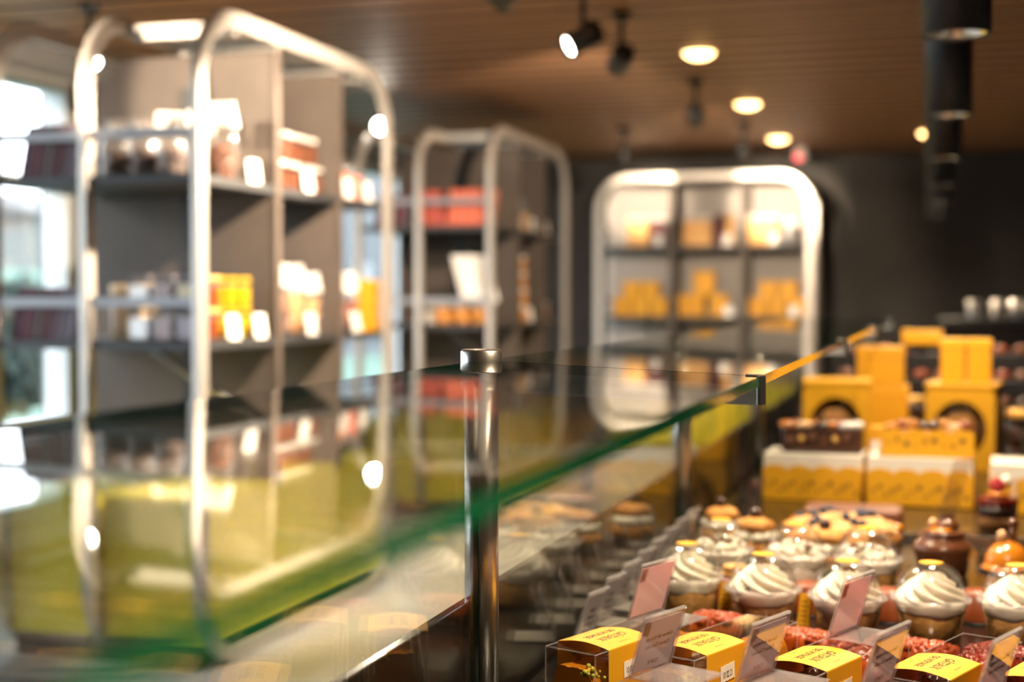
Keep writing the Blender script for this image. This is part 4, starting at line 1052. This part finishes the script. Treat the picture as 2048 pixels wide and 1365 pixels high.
# middle unit
def book(c='salmon', w=.06, h=.2, d=.13, lean=.22):
    q = Matrix.Identity(4); q[0][2] = lean
    t = empty('wrapped_box', (0, 0, 0), 0, None, 'wrapped box')
    obj('box', MB().rbox(-w / 2, w / 2, 0, d, 0, h, .003, 0, q, 1).mesh('wrapped_box', c), t)
    obj('ribbon', MB().rbox(-.006, .006, -.001, d + .001, 0.001, h + .001, .0005, 0, q, 1).mesh('box_ribbon', 'redw' if c != 'redw' else 'salmon'), t)
    return t
bkk = Kind(book)
for i in range(2): put(bkk, UB, -.375 + .065 * i - .02, .08, S1, 0, 'leaning dark red box, upper shelf of the middle unit, %s from the window' % ORD[i], 'red wrapped boxes', c='redw', lean=-.2)
for i in range(4): put(bkk, UB, -.262 + .0615 * i - .0, .08, S1, 0, 'leaning salmon-pink box, upper shelf of the middle unit, %s from the window' % ORD[i], 'salmon wrapped boxes', c='salmon', lean=.12)
for i, (y, h) in enumerate(((.74, .30), (.90, .17))): put(cbg, UB, -.11, y, S1, 0, '%s gold bag on the upper shelf of the middle unit' % ['tall gathered', 'short gathered'][i], 'gold bags', c='gold', w=.13, h=h, fill=.7)
for i, y in enumerate((.69, .99, 1.3)): price_card((*place(UB, -.04, y), S1 + .0006), R(78), 'white price card on the upper shelf of the middle unit, %s from its near loop' % ORD[i], 'white price cards on the shelves')
def booklet():
    t = empty('white_booklet', (0, 0, 0), 0, None, 'booklet'); q = Matrix.Identity(4); q[0][2] = -.3; q[1][2] = .12
    obj('pages', MB().rbox(-.062, .062, 0, .02, .0, .26, .002, 0, q, 1).mesh('booklet_pages', 'white'), t)
    obj('cover', MB().rbox(-.064, .064, .02, .024, 0, .262, .001, 0, q, 1).mesh('booklet_cover', 'lid'), t)
    return t
wkk = Kind(booklet)
for i in range(2): put(wkk, UB, -.125 + .10 * i - .03 * i, .052 - .001 + .045 * i, S2 + .122, 0, 'large white tilted booklet on the tins of the middle unit, %s one' % ['outer', 'inner'][i], 'white booklets')
def tin(c='tin', r=.052, h=.12):
    t = empty('amber_tin', (0, 0, 0), 0, None, 'tin')
    obj('can', MB().lathe([(r - .002, 0), (r, .003), (r, h * .72), (.001, h * .72)], 28).mesh('tin_can', c), t)
    obj('lid', MB().lathe([(r + .001, h * .725), (r + .002, h * .73), (r + .002, h - .003), (r - .001, h), (.001, h)], 28).mesh('tin_lid', 'lid'), t)
    return t
tnk = Kind(tin)
for i in range(3): put(tnk, UB, -.318 + .111 * i, .11, S2, 0, 'amber tin on the lower shelf of the middle unit, %s from the window' % ORD[i], 'amber tins of the front row')
put(tnk, UB, -.407, .14, S2, 0, 'pale pot on the lower shelf of the middle unit, beside the amber tins', None, c='lid', r=.03, h=.13)
for i in range(4): put(tnk, UB, -.09, .84, S2 + .1006 * i, 0, 'brown tin in the tall stack on the lower shelf, %s from the bottom' % ORD[i], 'tall stack of brown tins', c='tin', r=.05 - .006 * (i > 1) - .004 * (i > 2), h=.1)
for i in range(2): put(tnk, UB, -.09, 1.26, S2 + .1206 * i, 0, 'amber tin in the short stack by the far loop, %s one' % ['bottom', 'top'][i], 'short stack of amber tins', c='tin', r=.06 - .02 * i, h=.12)
price_card((*place(UB, -.035, .90), S2 + .0006), R(78), 'white price card beside the tall stack of brown tins', 'white price cards on the shelves')
# arched unit at the far wall
for i, (y, w, c, l) in enumerate(((.32, .17, 'tan', 'tan paper bag in the first bay of the upper shelf of the arched unit'), (.48, .11, 'maroon', 'maroon bag next to the tan bag in the first bay of the arched unit'), (.79, .22, 'tan', 'wide tan paper bag in the middle bay of the arched unit'), (.96, .07, 'maroon', 'narrow maroon bag in the middle bay of the arched unit'), (1.05, .07, 'tan', 'small tan bag at the end of the middle bay of the arched unit'), (1.31, .23, 'tan', 'wide tan paper bag in the last bay of the arched unit'))):
    def pbag(c='tan', w=.2):
        t = empty('paper_bag', (0, 0, 0), 0, None, 'paper bag')
        n = 1
        obj('bag', MB().rbox(-w / 2, w / 2, -.06, .06, 0, .20, .008).mesh('paper_bag', c), t)
        obj('fold', MB().add([(-w / 2, -.055, .2), (w / 2, -.055, .2), (w / 2, .055, .2), (-w / 2, .055, .2), (-w / 2, -.004, .245), (w / 2, -.004, .245), (w / 2, .004, .245), (-w / 2, .004, .245)], [(0, 1, 5, 4), (1, 2, 6, 5), (2, 3, 7, 6), (3, 0, 4, 7), (4, 5, 6, 7)]).mesh('bag_fold', 'lid' if w > .1 else c), t)
        return t
    if i == 0: pbk = Kind(pbag)
    put(pbk, UC, -.18, y, S1, R(90), l, 'paper bags on the arched unit', c=c, w=w)
put(tnk, UC, -.10, 1.51, S1, 0, 'silvery pot on the upper shelf of the arched unit, beside the last tan bag', None, c='rail', r=.045, h=.2)
for i, y in enumerate((.50, 1.04, 1.40)): price_card((*place(UC, -.045, y), S1 + .0006), R(0), 'white price card on the upper shelf of the arched unit, in its %s bay' % ['first', 'middle', 'last'][i], 'white price cards on the shelves')
GY = 'yellow cube boxes on the arched unit'
for bay, y0 in (('first', .19), ('last', 1.270)):
    for i in range(3): put(tbk, UC, -.14, y0 + .147 * i, S2, R(90), 'bottom-row yellow cube in the %s bay of the arched unit, %s of three' % (bay, ORD[i]), GY, w=.134, d=.14, h=.148)
    for i in range(2): put(tbk, UC, -.14, y0 + .075 + .15 * i, S2 + .1486, R(90), 'yellow cube box stacked in the %s bay of the arched unit, %s of two' % (bay, ORD[i]), GY, w=.134, d=.14, h=.125)
put(tbk, UC, -.14, .748, S2, R(90), 'large yellow cube box in the middle bay of the arched unit', GY, w=.2, d=.16, h=.17)
put(tbk, UC, -.14, .845, S2 + .1706, R(90), 'yellow cube box balanced on top in the middle bay of the arched unit', GY, w=.16, d=.14, h=.185)
put(tbk, UC, -.14, .965, S2, R(90), 'smaller yellow cube box in the middle bay of the arched unit', GY, w=.14, d=.14, h=.14 + .03)
for i, y in enumerate((1.05, 1.55)): price_card((*place(UC, -.04, y), S2 + .0006), 0, 'round-looking white price card on the lower shelf of the arched unit, in its %s bay' % ['middle', 'last'][i], 'white price cards on the shelves')
put(tnk, UC, -.10, 1.27, BZ + .0, 0, 'pale pot standing on the yellow base of the arched unit', None, c='lid', r=.05, h=.42)
put(tnk, UC, -.14, 1.47, BZ + .0, 0, 'round beige pot standing on the yellow base of the arched unit', None, c='beige', r=.10, h=.46)
SC.view_settings.view_transform = 'Standard'; SC.view_settings.look = 'None'; SC.view_settings.gamma = 1.0
SC.view_settings.exposure = 1.1
cy = SC.cycles
cy.max_bounces = 14; cy.diffuse_bounces = 4; cy.glossy_bounces = 8; cy.transmission_bounces = 8; cy.transparent_max_bounces = 40
cy.sample_clamp_indirect = 12.0; cy.caustics_reflective = False; cy.caustics_refractive = False; cy.blur_glossy = .5
